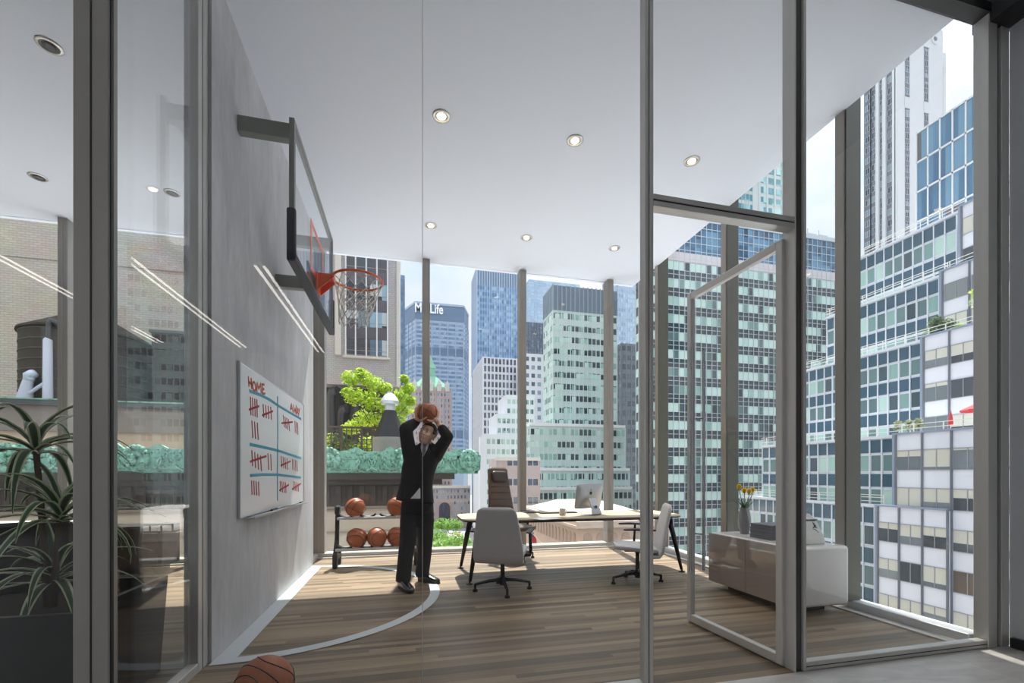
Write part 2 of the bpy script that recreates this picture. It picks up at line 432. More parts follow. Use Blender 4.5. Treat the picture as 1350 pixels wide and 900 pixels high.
# ---- open glass door, swung into the office
dx, dy = x1043-.005, YF+.045
r = thing('door_1', None, None, (dx, dy, 0)); r['kind'] = 'structure'
r.rotation_euler = (0, 0, math.atan2(3.235-dy, 2.335-dx))
W, H = .93, 2.775
mb = MB()
mb.box(0, .05, -.022, .022, .012, H, .004); mb.box(W-.05, W, -.022, .022, .012, H, .004)
mb.box(.05, W-.05, -.022, .022, H-.055, H, .004); mb.box(.05, W-.05, -.022, .022, .012, .075, .004)
mb.build('door_frame', m_alu, r)
mb = MB(); mb.box(.045, W-.045, -.005, .005, .07, H-.05); mb.build('glass_pane', m_glass, r)
for s in (-1, 1):
    mb = MB(); mb.tube([(W-.1, s*.065, .45), (W-.1, s*.065, 2.3)], .013, 12)
    for z in (.75, 1.72): mb.tube([(W-.1, s*.065, z), (W-.03, s*.022, z)], .008, 8)
    mb.build('pull_handle', M('polished steel', 'b9b9b9', .22, .9), r, 'auto')
# ---- outer glazing: back
bx_ = [-7.56, -5.99, -4.42, -2.85, -1.28, .29, 1.86, 3.43]
n = 10
for i, x in enumerate(bx_):
    mb = MB(); hw = .08 if abs(x+1.28) < .01 else .055
    mb.box(x-hw, x+hw, 6.985, 7.16, .07, CZ, .004); mb.mat(1); mb.box(x-.006, x+.006, 6.98, 6.99, .07, CZ)
    if hw > .07: mb.mat(0); mb.box(x-hw-.03, x-.02, 6.52, 6.58, 0, CZ, .003)
    struct('trim_%d' % n, mb, [m_mull, m_alud]); n = n+1 if n != 14 else 16
e = [-8] + bx_ + [4.12]
for i in range(len(e)-1):
    pane('window_%d' % (7+i), e[i], e[i+1], 7.105, 7.117, .06, CZ, m_glassw)
mb = MB(); mb.box(-8, 4.14, 6.96, 7.16, 0, .075, .006); mb.mat(1); mb.box(-8, 3.9, 6.9, 6.96, 0, .02)
struct('trim_30', mb, [m_sill, m_alu])
# outer glazing: right side
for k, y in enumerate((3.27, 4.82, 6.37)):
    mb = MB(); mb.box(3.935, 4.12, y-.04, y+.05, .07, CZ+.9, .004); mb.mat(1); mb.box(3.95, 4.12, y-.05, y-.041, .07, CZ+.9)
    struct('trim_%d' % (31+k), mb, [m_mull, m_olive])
for k, (a, b) in enumerate(((YF+.05, 3.27), (3.27, 4.82), (4.82, 6.37), (6.37, 7.1))):
    pane('window_%d' % (20+k), 4.112, 4.124, a, b, .06, CZ+.9, m_glassw)
mb = MB(); mb.box(4.02, 4.16, YF+.05, 7.0, 0, .075, .006); mb.mat(1); mb.box(3.9, 3.955, YF+.06, 6.96, 0, .012); mb.mat(2); mb.box(3.955, 4.02, YF+.06, 6.96, 0, .008)
struct('trim_34', mb, [m_panel, m_sill, m_alud])
mb = MB(); mb.box(4.07, 4.2, 7.0, 7.17, 0, CZ+.9, .004); struct('trim_35', mb, m_mull)
# narrow glass bay past the end of the concrete wall
pane('window_24', -1.345, -1.333, 6.5, 7.0, .06, CZ, m_glassw)
mb = MB(); mb.box(-1.4, -1.28, 6.5, 7.0, 0, .07, .004); struct('trim_36', mb, m_sill)

# court line taped on the floor: baseline along the wall and a half circle
mb = MB(); cy, R0, R1, z = 4.83, 1.50, 1.60, .004
vs, fs = [], []
for i in range(65):
    a = -PI/2 + PI*i/64
    for rr in (R0, R1): vs.append((-1.26+rr*math.cos(a), cy+rr*math.sin(a), z+.0012))
for i in range(64): fs.append((2*i, 2*i+1, 2*i+3, 2*i+2))
mb.add(vs, fs); mb.box(-1.259, -1.13, cy-R1+.05, cy+R1-.02, 0, z)
struct('floor_marking', mb, M('white floor tape', 'c9d2d6', .55, 0, .4, .02))

# ------------------------------------------------------------------ downlights
m_ring = M('satin nickel ring', 'b7b4ae', .35, .7); m_refl = M('bronze reflector', '7c756a', .3, .8)
m_hot = emis('halogen lamp glow', 'ffe9c0', 9.0); m_off = M('dark lamp recess', '4a4744', .5)
lit = [(582,153,'nearest the backboard, brightest of the front trio'), (758,185,'middle of the front row of three'), (912,212,'front row, above the door transom, closest to the right windows'),
       (568,297,'back row, beside the hoop, straight above the man'), (694,313,'middle of the back row of three'), (810,327,'back row, end nearest the glass mullion')]
def downlight(px, py, label, on, grp):
    p = at(px, py, Z=CZ)
    t = thing('recessed_downlight', label, 'ceiling light', (p.x, p.y, CZ), 0, grp)
    mb = MB(); R = .083
    mb.lathe([(R, 0.0), (R, -.006), (R-.006, -.01), (R-.02, -.01), (R-.024, -.004), (R-.024, 0.0)], 32); mb.build('trim_ring', m_ring, t, 'auto')
    mb = MB(); mb.lathe([(R-.022, -.003), (.045, -.0015), (.045, -.001), (R-.022, -.001)], 32); mb.build('reflector', m_refl if on else m_off, t, 'auto')
    mb = MB(); mb.lathe([(.042, -.004), (.036, -.012), (.02, -.016), (.004, -.017)], 24); mb.build('lamp', m_hot if on else m_off, t, True)
    if on:
        l = bpy.data.lights.new('downlight_beam', 'SPOT'); l.energy = 32; l.spot_size = 1.9; l.spot_blend = .7; l.color = (1, .86, .68); l.shadow_soft_size = .075
        o = bpy.data.objects.new('downlight_beam', l); COL.objects.link(o); o.parent = t; o.location = (0, 0, -.04)
    return t
for px, py, lb in lit: downlight(px, py, 'lit recessed downlight, '+lb, True, 'lit downlights in the office ceiling')
for px, py, lb in ((65,60,'nearest the camera above the left room'), (50,233,'smaller, deeper in the left room near its window'), (227,254,'seen through the glass return beside the concrete wall')):
    downlight(px, py, 'unlit recessed downlight, '+lb, False, 'unlit downlights in the left room')
# twin linear lights in the corridor behind the viewer (they mirror in the glass front)
m_line = emis('corridor strip light', 'fff6ea', 9.5)
for k, (x, lb) in enumerate(((-2.3, 'closest to the concrete wall line'), (-4.2, 'middle one of three'), (-6.1, 'farthest from the concrete wall'))):
    t = thing('linear_ceiling_light', 'twin strip ceiling light of the corridor mirrored in glass, '+lb, 'ceiling light', (x, -5.7, CZ), 0, 'twin strip lights of the corridor')
    mb = MB(); mb.box(-.12, .12, -2.6, 2.6, -.04, 0, .004); mb.build('housing', m_alud, t)
    for s in (-1, 1):
        mb = MB(); mb.box(s*.065-.022, s*.065+.022, -2.55, 2.55, -.05, -.041); mb.build('tube_lamp', m_line, t)
# ------------------------------------------------------------------ basketballs
def ball_mat():
    t = NT('pebbled orange leather'); g = t.n('TexCoord').outputs['Object']
    vo = t.n('TexVoronoi', i_Scale=150.0); t.set(vo.inputs['Vector'], g)
    nz = t.n('TexNoise', i_Scale=9.0, i_Detail=3.0); t.set(nz.inputs['Vector'], g)
    t.bsdf(t.mix(nz.outputs[0], lin('96502c'), lin('b5653a')), .42, 0, .45, vo.outputs[0], .08); return t.mat
m_ball = ball_mat(); m_seam = M('black ball seam', '1c1715', .6)
def seam_pts(kind, n=64):
    P = []
    for i in range(n):
        a = 2*PI*i/n
        if kind == 0: P.append(Vector((math.cos(a), math.sin(a), 0)))
        elif kind == 1: P.append(Vector((math.cos(a), 0, math.sin(a))))
        else:
            s = 1 if kind == 2 else -1
            P.append(Vector((.82*math.cos(a), s*(.46+.18*math.cos(2*a)), .82*math.sin(a))).normalized())
    return P
def make_ball(r):
    t = thing('basketball', 'x', 'basketball')
    mb = MB(); mb.sphere((0,0,0), r, n=40, m=24); mb.build('ball', m_ball, t, True)
    mb = MB()
    for k in range(4): mb.tube([p*(r+.0005) for p in seam_pts(k)], r*.022, 6, closed=True)
    mb.build('seam', m_seam, t, True)
    return t
ball0 = make_ball(.135)
def place_ball(p, rot, label, group=None, s=1.0, first=[True]):
    b = ball0 if first[0] else dup(ball0)
    first[0] = False
    b.location = p; b.rotation_euler = rot; b.scale = (s, s, s); b['label'] = label
    if group: b['group'] = group
    elif 'group' in b: del b['group']
    return b
RY0, RY1 = 6.28, 6.42
rack_g = 'basketballs on the rack'
place_ball((xat(470.5, RY0), RY0, .385), (.9, .6, .2), 'orange basketball on the lower shelf of the rack, end by the corner post', rack_g)
place_ball((xat(497, RY0), RY0, .385), (.3, 1.4, 1.1), 'orange basketball in the middle of the lower shelf of the rack', rack_g)
place_ball((xat(523.5, RY0), RY0, .385), (1.2, .3, .6), 'orange basketball on the lower shelf, half behind the trouser leg', rack_g)
place_ball((xat(468.5, RY1), RY1, .79), (.5, .2, .8), 'orange basketball alone at the outer end of the upper rack shelf', rack_g)
place_ball((xat(523, RY1), RY1, .79), (1.3, .9, .4), 'orange basketball on the upper shelf, half behind the jacket', rack_g)
place_ball((-.735, 2.56, .142), (.55, .25, -.5), 'large orange basketball on the floor just inside the glass front', None, 1.05)
BALL_HELD = Vector((.103, -.06, 1.925))
# ------------------------------------------------------------------ ball rack
m_rack = M('black powder-coated steel', '1d1d20', .45, .2); m_rail = M('grey rack rail', 'c6c7ca', .35, .3)
x0, x1 = -.93, .12
rk = thing('ball_rack', 'black two-tier basketball rack behind the man in front of the window', 'ball rack', ((x0+x1)/2, 6.35, 0))
L = (x1-x0)/2
for s in (-1, 1):
    mb = MB(); X = s*L
    mb.box(X-.03, X+.03, -.22, -.13, 0, .2, .012); mb.box(X-.03, X+.03, .1, .2, 0, .2, .012)
    mb.bar((X, -.17, .16), (X, .0, .36), .05, .07); mb.box(X-.028, X+.028, -.2, .2, .1, .16, .008)
    mb.bar((X, -.02, .3), (X, .06, .8), .05, .06); mb.box(X-.03, X+.03, -.03, .14, .7, .82, .015)
    mb.build('upright', m_rack, rk)
for z, y in ((.225, -.07), (.63, .07)):
    for dy in (-.085, .085):
        mb = MB(); mb.box(-L, L, y+dy-.018, y+dy+.018, z, z+.035, .005); mb.build('rail', m_rail, rk)
    for i in range(4):
        cx = -L+.12+i*.272
        mb = MB()
        for a in range(7):
            t0 = math.radians(-39+a*13); 
            mb.obox(Matrix.Translation((cx+.15*math.sin(t0), y, z+.172-.15*math.cos(t0)))@Matrix.Rotation(-t0, 4, 'Y'), .038, .11, .022)
        mb.build('cradle', m_rack, rk)
# ------------------------------------------------------------------ hoop
BX = -.865; Y0, Y1 = 3.70, 5.53; Z0, Z1 = 2.95, 4.02; YM = (Y0+Y1)/2
h = thing('basketball_hoop', 'wall-mounted clear basketball backboard with orange rim and white net', 'basketball hoop', (-1.26, YM, 3.2))
def loc(x, y, z): return (x+1.26, y-YM, z-3.2)
m_hoopf = M('grey steel backboard frame', '8b8d89', .4, .5); m_arm = M('grey steel bracket', '85877f', .45, .4)
m_pad = M('black padding', '17181d', .6); m_or = M('orange enamel', 'e5663a', .35, 0, .5, .03); m_net = M('white nylon cord', 'e8e6df', .8)
O = Vector((1.26, -YM, -3.2))
def hb(*boxes, b=.003):
    mb = MB()
    for q in boxes: mb.box(*q, b)
    mb.v = [tuple(Vector(v)+O) for v in mb.v]; return mb
hb((BX-.005, BX+.006, Y0+.02, Y1-.02, Z0+.02, Z1-.02), b=0).build('backboard_glass', m_bbglass, h)
hb((BX-.028, BX+.012, Y0, Y0+.045, Z0, Z1), (BX-.028, BX+.012, Y1-.045, Y1, Z0, Z1), (BX-.028, BX+.012, Y0+.045, Y1-.045, Z1-.045, Z1), (BX-.028, BX+.012, Y0+.045, Y1-.045, Z0, Z0+.045)).build('backboard_frame', m_hoopf, h)
hb((BX-.04, BX+.024, Y0-.025, Y0+.02, Z0-.03, Z0+.36), (BX-.04, BX+.024, Y1-.02, Y1+.025, Z0-.03, Z0+.36), (BX-.04, BX+.024, Y0-.025, Y1+.025, Z0-.05, Z0+.025), b=.01).build('edge_padding', m_pad, h)
for y, z in ((Y0+.06, 3.93), (Y1-.06, 3.93), (YM+.12, 3.15)):
    o = hb((-1.26, BX-.02, y-.035, y+.035, z-.06, z+.06)); o.build('wall_bracket', m_arm, h)
hb((BX-.03, BX-.012, YM-.3, YM+.3, 3.08, 3.2)).build('cross_bar', m_arm, h)
q = []
for a, b_, c, d in ((YM-.305, YM-.255, 3.13, 3.59), (YM+.255, YM+.305, 3.13, 3.59), (YM-.255, YM+.255, 3.54, 3.59), (YM-.255, YM+.255, 3.13, 3.18)):
    q.append((BX+.0065, BX+.009, a, b_, c, d))
hb(*q, b=0).build('target_square', m_or, h)
RX, RZ, RR = BX+.15+.235, 3.185, .235
mb = MB(); mb.tube([(RX+RR*math.cos(2*PI*i/48), YM+RR*math.sin(2*PI*i/48), RZ) for i in range(48)], .012, 10, closed=True)
mb.v = [tuple(Vector(v)+O) for v in mb.v]; mb.build('rim', m_or, h, True)
mb = MB(); mb.box(BX+.012, BX+.025, YM-.09, YM+.09, RZ-.17, RZ+.02, .004)
mb.box(BX+.012, RX-RR+.01, YM-.075, YM+.075, RZ-.006, RZ+.012, .003)
for s in (-1, 1): 
    mb.loft([[(BX+.02, YM+s*.07, RZ), (BX+.02, YM+s*.08, RZ), (BX+.02, YM+s*.08, RZ-.16), (BX+.02, YM+s*.07, RZ-.16)], [(RX-RR+.02, YM+s*.07, RZ), (RX-RR+.02, YM+s*.08, RZ), (RX-RR+.02, YM+s*.08, RZ-.02), (RX-RR+.02, YM+s*.07, RZ-.02)]])
mb.v = [tuple(Vector(v)+O) for v in mb.v]; mb.build('rim_bracket', m_or, h)
mb = MB(); N = 12; rows = 7
def net_pt(i, k):
    f = k/rows; rr = RR*(1-.42*f**.8)+.006*math.sin(i*2.1+k); a = 2*PI*(i+.5*(k % 2))/N
    return Vector((RX-.035*f*f+rr*math.cos(a)*1.0, YM+rr*math.sin(a), RZ-.012-.44*f+.012*math.sin(i*1.7+k*.9)*f))+O
for i in range(N):
    for d in (1, -1):
        P = []
        for k in range(rows+1):
            # zigzag strand winding one half cell per row
            ii = i + (d*(k//2 + (k % 2 if d > 0 else (k % 2)))) if False else i
            a = 2*PI*(i + d*.5*k)/N; f = k/rows; rr = RR*(1-.44*f**.75)
            P.append(Vector((RX-.05*f*f+rr*math.cos(a), YM+rr*math.sin(a), RZ-.01-.43*f))+O)
        mb.tube(P, .0042, 5)
mb.build('net', m_net, h, True)
# ------------------------------------------------------------------ whiteboard
wx = -1.26
wb = thing('whiteboard', 'white dry-erase score board with red tally marks on the concrete wall', 'whiteboard', (wx, 4.78, 1.5))
def wl(mb): mb.v = [(v[0]-wx, v[1]-4.78, v[2]-1.5) for v in mb.v]; return mb
WY0, WY1, WZ0, WZ1 = 3.735, 5.83, .925, 2.10
mb = MB(); mb.box(wx+.004, wx+.018, WY0, WY1, WZ0, WZ1); wl(mb).build('board', M('glossy white enamel', 'e6e8ea', .18, 0, .5, .01), wb)
mb = MB(); t_ = .014
mb.box(wx, wx+.024, WY0-t_, WY0, WZ0-t_, WZ1+t_, .003); mb.box(wx, wx+.024, WY1, WY1+t_, WZ0-t_, WZ1+t_, .003)
mb.box(wx, wx+.024, WY0, WY1, WZ1, WZ1+t_, .003); mb.box(wx, wx+.024, WY0, WY1, WZ0-t_, WZ0, .003)
wl(mb).build('frame', M('silver board frame', 'c6c8ca', .3, .6), wb)
mb = MB(); ty0 = yat(332, wx+.05); mb.box(wx+.01, wx+.075, ty0, WY1-.02, WZ0-.03, WZ0-.018, .004); mb.box(wx+.068, wx+.075, ty0, WY1-.02, WZ0-.03, WZ0-.005, .003)
wl(mb).build('pen_tray', M('silver board frame'), wb)
PX = wx+.0195
def brush(strokes, wpx, name, mat):
    """marker strokes, given on the board face as (along, up) points"""
    mb = MB()
    for st in strokes:
        P = [at(300+u/3.917, 460+v/3.913, X=PX) for u, v in st]
        for i in range(len(P)-1):
            p, q = P[i], P[i+1]; d = (q-p); 
            if d.length < 1e-5: continue
            d.normalize(); nrm = Vector((0, -d.z, d.y))*wpx/2; e = d*wpx*.25
            a = [p-e+nrm, q+e+nrm, q+e-nrm, p-e-nrm]
            mb.add([(PX-.0008, v.y, v.z) for v in a]+[(PX+.0008+.0001*(i % 2), v.y, v.z) for v in a], [(0,1,2,3),(7,6,5,4),(0,4,5,1),(1,5,6,2),(2,6,7,3),(3,7,4,0)])
    return wl(mb).build(name, mat, wb)
el = lambda cx, cy, rx, ry, sk=0: [(cx+rx*math.cos(a*PI/6), cy+ry*math.sin(a*PI/6)+sk*math.cos(a*PI/6)) for a in range(13)]
home = [[(108,143),(111,191)],[(122,153),(125,203)],[(109,168),(125,181)], el(138,193,8,22,6), [(152,217),(153,175),(162,204),(172,178),(174,226)], [(180,180),(182,232)],[(180,182),(190,184)],[(181,205),(189,207)],[(182,231),(194,229)]]
away = [[(324,313),(330,284),(338,322)],[(326,304),(336,308)], [(341,288),(344,326),(349,306),(353,330),(355,292)], [(356,336),(361,303),(366,340)],[(358,325),(365,328)], [(366,308),(370,322)],[(374,305),(366,345)]]
m_om, m_bm, m_rm = M('orange marker ink', 'c9542f', .6), M('blue marker ink', '3f9dba', .6), M('red marker ink', 'b3262f', .6)
brush(home, .02, 'home_lettering', m_om); brush(away, .02, 'away_lettering', m_om)
for ln in ([(115,216),(170,236),(220,262),(260,290),(320,326),(380,361)], [(259,247),(260,420),(258,640),(259,778)], [(118,491),(190,507),(260,523),(320,543),(380,563)], [(118,652),(180,647),(260,648),(320,655),(378,662)]): brush([ln], .026, 'grid_line', m_bm)
def tal(x, y0, y1, dx, n, cross=None, sk=2, dy=4):
    S = [[(x+i*dx, y0+i*dy), (x+i*dx+sk, y1+i*dy)] for i in range(n)]
    if cross: S.append(list(cross))
    return S
for grp in (tal(119,250,338,11,4,((112,312),(162,294))), tal(184,287,350,13,4,((180,341),(234,320)),4,4), tal(126,372,455,14,3,None,5,5),
            tal(126,525,600,15,4,((118,580),(200,552)),4,9), tal(209,540,620,14,2,None,4,4), tal(124,680,748,12,4,None,3,2),
            tal(288,343,400,9,4,((280,382),(336,376)),6,7), tal(348,372,430,7,3,None,2,5),
            tal(277,553,608,10,4,((276,600),(326,578)),4,4), tal(335,568,620,8,4,None,2,3), tal(272,683,734,9,4,((268,728),(316,700)),4,2), tal(340,683,726,8,4,((334,722),(379,692)),3,2)):
    brush(grp, .019, 'tally_mark', m_rm)
my = yat(361, wx+.04)
mk = thing('marker_pen', 'black marker pen lying on the whiteboard tray', 'marker', (wx+.045, my, WZ0-.006))
mb = MB(); mb.tube([(0,-.09,0),(0,.03,0)], .011, 10); mb.build('barrel', M('black plastic', '1b1b1d', .4), mk, 'auto')
mb = MB(); mb.tube([(0,.031,0),(0,.085,0)], .012, 10); mb.build('cap', M('dark blue plastic', '20243a', .4), mk, 'auto')
my = yat(396, wx+.04)
mk = thing('marker_pen', 'small dark marker near the far end of the tray', 'marker', (wx+.045, 5.6, WZ0-.006))
mb = MB(); mb.tube([(0,-.06,0),(0,.02,0)], .011, 10); mb.build('barrel', M('black plastic'), mk, 'auto')
mb = MB(); mb.tube([(0,.021,0),(0,.06,0)], .012, 10); mb.build('cap', M('dark blue plastic'), mk, 'auto')

# ------------------------------------------------------------------ desk
m_dtop = M('pale oak veneer', 'c2b196', .4, 0, .4, .08, 9); m_dedge = M('black desk edge', '2a2a2c', .4); m_leg = M('black chrome leg', '26262a', .28, .7)
DX0, DX1, DY0, DY1, DZ = .62, 3.5, 4.93, 5.86, .725
d = thing('desk', 'long executive desk with pale oak top and slim black splayed legs', 'desk', ((DX0+DX1)/2, (DY0+DY1)/2, 0))
hx, hy = (DX1-DX0)/2, (DY1-DY0)/2
poly = []
for i in range(48):
    a = 2*PI*i/48; cx_, sy_ = math.cos(a), math.sin(a)
    poly.append((hx*math.copysign(abs(cx_)**.22, cx_), hy*math.copysign(abs(sy_)**.3, sy_)*(1+.06*(1-abs(cx_)))))
mb = MB(); mb.prism(poly, DZ-.012, DZ); mb.build('desktop', m_dtop, d)
mb = MB(); mb.prism([(x*.998, y*.998) for x, y in poly], DZ-.026, DZ-.0125); mb.build('edge_band', m_dedge, d)
mb = MB(); mb.box(-hx+.25, hx-.25, -.3, -.26, DZ-.06, DZ-.027, .004); mb.box(-hx+.25, hx-.25, .26, .3, DZ-.06, DZ-.027, .004)
mb.box(-hx+.2, -hx+.26, -.4, .4, DZ-.055, DZ-.027, .004); mb.box(hx-.26, hx-.2, -.4, .4, DZ-.055, DZ-.027, .004); mb.build('under_frame', m_dedge, d)
for sx in (-1, 1):
    for sy in (-1, 1):
        mb = MB(); mb.tube([(sx*(hx-.2), sy*(hy-.12), DZ-.04), (sx*(hx-.15), sy*(hy-.09), .45), (sx*(hx-.075), sy*(hy-.03), .03)], [.026, .022, .013], 12, flat=1.5); lg = mb.build('leg', m_leg, d, True)
        mb = MB(); mb.lathe([(.01, .03), (.012, .014), (.04, .01), (.042, 0)], 16, (sx*(hx-.07), sy*(hy-.03), 0)); mb.build('foot', m_leg, lg, 'auto')
# things on the desk
m_silver = M('brushed silver aluminium', 'b6b7b8', .3, .55)
c = thing('desktop_computer', 'silver all-in-one computer on the desk, seen from behind', 'computer', (2.29, 5.3, DZ), math.radians(204))
tilt = Matrix.Translation((0, 0, .245)) @ Matrix.Rotation(math.radians(-10), 4, 'X')
mb = MB()
rings = []
for (yy, sc_) in ((0, .985), (.008, 1.0), (.014, .99), (.026, .8), (.034, .45)):
    rr = []
    for i in range(40):
        a = 2*PI*i/40; ca, sa = math.cos(a), math.sin(a)
        rr.append(tilt @ Vector((.245*sc_*math.copysign(abs(ca)**.16, ca), yy, .165*sc_*math.copysign(abs(sa)**.16, sa))))
    rings.append(rr)
mb.loft(rings); mb.build('housing', m_silver, c, 'auto')
mb = MB(); mb.box(-.225, .225, -.004, -.001, -.11, .15); mb.xform(tilt); mb.build('screen', M('dark screen glass', '101114', .08), c)
mb = MB()
rings = []
for y, z, w_ in ((.05, .0, .09), (.13, .004, .09), (.142, .02, .085), (.11, .12, .075), (.06, .215, .07)):
    rings.append([(-w_, y-.004, z), (w_, y-.004, z), (w_, y+.004, z+.004), (-w_, y+.004, z+.004)])
mb.loft(rings); mb.box(-.09, .09, -.07, .13, 0, .006, .002); st = mb.build('stand', m_silver, c)
mb = MB(); mb.lathe([(.02, 0), (.02, .002), (.001, .002)], 20); mb.xform(Matrix.Translation((0, .131, .11)) @ Matrix.Rotation(math.radians(-72), 4, 'X')); mb.build('cable_hole', m_blk, st)
def apple():
    P = []
    for i in range(40):
        a = 2*PI*i/40+PI/2
        r_ = .0235*(1-.20*math.exp(-((math.sin(a)-1)**2)*60)-.07*math.exp(-((math.sin(a)+1)**2)*80)+.05*abs(math.cos(a)))
        x, z = r_*math.cos(a)*.95, r_*math.sin(a)
        dd = math.hypot(x+.0265, z-.002)
        if dd < .0125: 
            k = .0125/max(dd, 1e-6); x = -.0265+(x+.0265)*k
        P.append((x, z))
    return P
mb = MB(); P = apple(); n_ = len(P)
mb.loft([[tilt @ Vector((x, .0345, z+.045)) for x, z in P], [tilt @ Vector((x, .0362, z+.045)) for x, z in P]])
lf = [(.0+.007*math.sin(a)+.003, .035+.012*a/PI-.004*math.cos(a)) for a in [0, .5, 1, 1.6, 2.2, PI]] + [(.003-.001+.004*math.sin(a)*-.4, .037+.012*a/PI) for a in [2.4, 1.4, .6]]
mb.loft([[tilt @ Vector((x, .0345, z+.045)) for x, z in lf], [tilt @ Vector((x, .0362, z+.045)) for x, z in lf]])
mb.build('fruit_emblem', M('black emblem', '0c0c0e', .3), c)
p = at(741.5, 679, Z=DZ)
g = thing('mug', 'pale grey mug standing on the desk beside the computer', 'mug', (p.x, p.y, DZ), .3)
mb = MB(); mb.lathe([(.036, 0), (.04, .004), (.041, .085), (.0375, .085), (.036, .012), (.002, .01)], 28); mb.build('cup', M('glazed stoneware', 'b5b3ae', .3), g, 'auto')
mb = MB(); mb.tube([(.04, 0, .07), (.062, 0, .066), (.068, 0, .045), (.06, 0, .024), (.04, 0, .018)], .0055, 8); mb.build('handle', M('glazed stoneware'), g, True)
p = at(720, 683.5, Z=DZ)
g = thing('paper_sheet', 'white sheets of paper lying on the desk by the tall chair', 'paper', (p.x, p.y, DZ), .25)
mb = MB(); mb.box(-.13, .17, -.1, .11, 0, .003); mb.xform(Matrix.Rotation(.18, 4, 'Z')); mb.build('bottom_sheet', M('white paper', 'f1f1ee', .9), g)
mb = MB(); mb.box(-.15, .15, -.105, .105, .0031, .005); mb.build('top_sheet', M('white paper'), g)
p = at(702, 675, Z=DZ)
g = thing('desk_folder', 'dark leather folder on the desk in front of the tall chair', 'folder', (p.x+.02, p.y-.02, DZ), .15)
mb = MB(); mb.box(-.16, .16, -.11, .11, 0, .012, .003); mb.build('cover', M('dark leather', '2c2926', .5), g)
mb = MB(); mb.box(-.15, .163, -.1, .1, .003, .009); mb.build('page_block', M('white paper'), g)
g = thing('keyboard', 'thin dark keyboard on the desk behind the mug', 'keyboard', (1.98, 5.62, DZ), .05)
mb = MB(); mb.box(-.26, .26, -.07, .07, 0, .012, .004); mb.build('tray', M('black plastic'), g)
mb = MB()
for i in range(16):
    for j in range(5): mb.box(-.25+i*.0315, -.25+i*.0315+.026, -.062+j*.025, -.062+j*.025+.02, .0121, .016)
mb.build('keycap_grid', M('dark grey keycaps', '3a3a3d', .5), g)

# ------------------------------------------------------------------ chairs
m_chair = M('grey upholstery', 'd0cfd1', .6, 0, .35, .04, 20); m_chairb = M('brown leather', '5a4a3d', .45, 0, .4, .08, 14); m_base = M('black chrome base', '2c2c30', .25, .75)
m_armp = M('black arm pad', '1c1c1f', .5)
def rrect(c, right, up, w_, t_, n=6, e=.35):
    P = []
    N_ = 4*n
    for i in range(N_):
        a = 2*PI*(i+.5)/N_; ca, sa = math.cos(a), math.sin(a)
        P.append(Vector(c)+Vector(right)*(w_/2*math.copysign(abs(ca)**e, ca))+Vector(up)*(t_/2*math.copysign(abs(sa)**(e*1.4), sa)))
    return P
def pad(prof, thick, e=.3, rnd=.05):
    """upholstered slab following a side profile [(y, z, width)]"""
    mb = MB(); rings = []
    n_ = len(prof)
    pts = [Vector((0, y, z)) for y, z, _ in prof]
    dense = []
    for i in range(n_-1):
        for k in range(4):
            f = k/4; dense.append((pts[i].lerp(pts[i+1], f), prof[i][2]*(1-f)+prof[i+1][2]*f))
    dense.append((pts[-1], prof[-1][2]))
    L_ = [0]
    for i in range(1, len(dense)): L_.append(L_[-1]+(dense[i][0]-dense[i-1][0]).length)
    for i, (p, w_) in enumerate(dense):
        tan = (dense[min(i+1, len(dense)-1)][0]-dense[max(i-1, 0)][0]).normalized()
        nor = Vector((0, -tan.z, tan.y))
        dd = min(L_[i], L_[-1]-L_[i])
        k = 1.0
        if dd < rnd: k = math.sqrt(max(0, 1-(1-dd/rnd)**2))
        ww = w_ - 2*rnd*(1-k); tt = thick*(.35+.65*k)
        rings.append(rrect(p, (1, 0, 0), nor, ww, tt, 6, e))
    mb.loft(rings); return mb
def star_base(t, n=4, R=.31, rot=.4, zc=.1):
    mb = MB(); mb.lathe([(.028, .06), (.034, .08), (.034, .14), (.024, .15), (.022, .34), (.03, .35), (.03, .38)], 20); mb.build('gas_column', m_base, t, 'auto')
    for i in range(n):
        a = rot+2*PI*i/n; ca, sa = math.cos(a), math.sin(a)
        mb = MB(); mb.tube([(.02*ca, .02*sa, .115), (R*.5*ca, R*.5*sa, .105), (R*ca, R*sa, .075)], [.024, .02, .015], 10, flat=.9)
        lg = mb.build('base_leg', m_base, t, True)
        mb = MB(); mb.lathe([(.013, .08), (.013, .025), (.026, .02), (.028, 0)], 14, (R*ca*.99, R*sa*.99, 0)); mb.build('glide', m_base, lg, 'auto')
def guest_chair(loc, rz, label):
    """faces local +y"""
    t = thing('guest_chair', label, 'chair', loc, rz, 'grey guest chairs at the desk')
    back = pad([(-.06, .33, .5), (-.2, .345, .52), (-.235, .40, .53), (-.25, .5, .52), (-.275, .65, .48), (-.31, .8, .43), (-.335, .915, .385)], .045, .28, .05)
    back.build('backrest', m_chair, t, True)
    pad([(.27, .425, .44), (.24, .435, .48), (.1, .425, .5), (-.1, .41, .5), (-.2, .405, .47)], .06, .3, .05).build('seat', m_chair, t, True)
    mb = MB(); mb.box(-.13, .13, -.16, .16, .375, .392, .005); mb.build('seat_plate', m_base, t)
    for s in (-1, 1):
        mb = MB(); mb.tube([(s*.22, -.02, .385), (s*.3, 0, .39), (s*.305, .0, .44), (s*.3, -.01, .635)], [.014, .014, .014, .012], 10, flat=1.4); ar = mb.build('armrest', m_base, t, True)
        mb = MB(); mb.tube([(s*.3, -.13, .645), (s*.3, .05, .65), (s*.3, .16, .645)], [.03, .036, .03], 12, flat=.4, capround=True); mb.build('arm_pad', m_armp, ar, True)
    star_base(t, 4, .3, rot=.35)
    return t
guest_chair((1.0, 4.62, 0), math.radians(-23), 'grey guest chair with its back to the glass front, beside the man')
guest_chair((2.58, 4.57, 0), math.radians(68), 'grey guest chair seen from the side, beside the glass mullion')
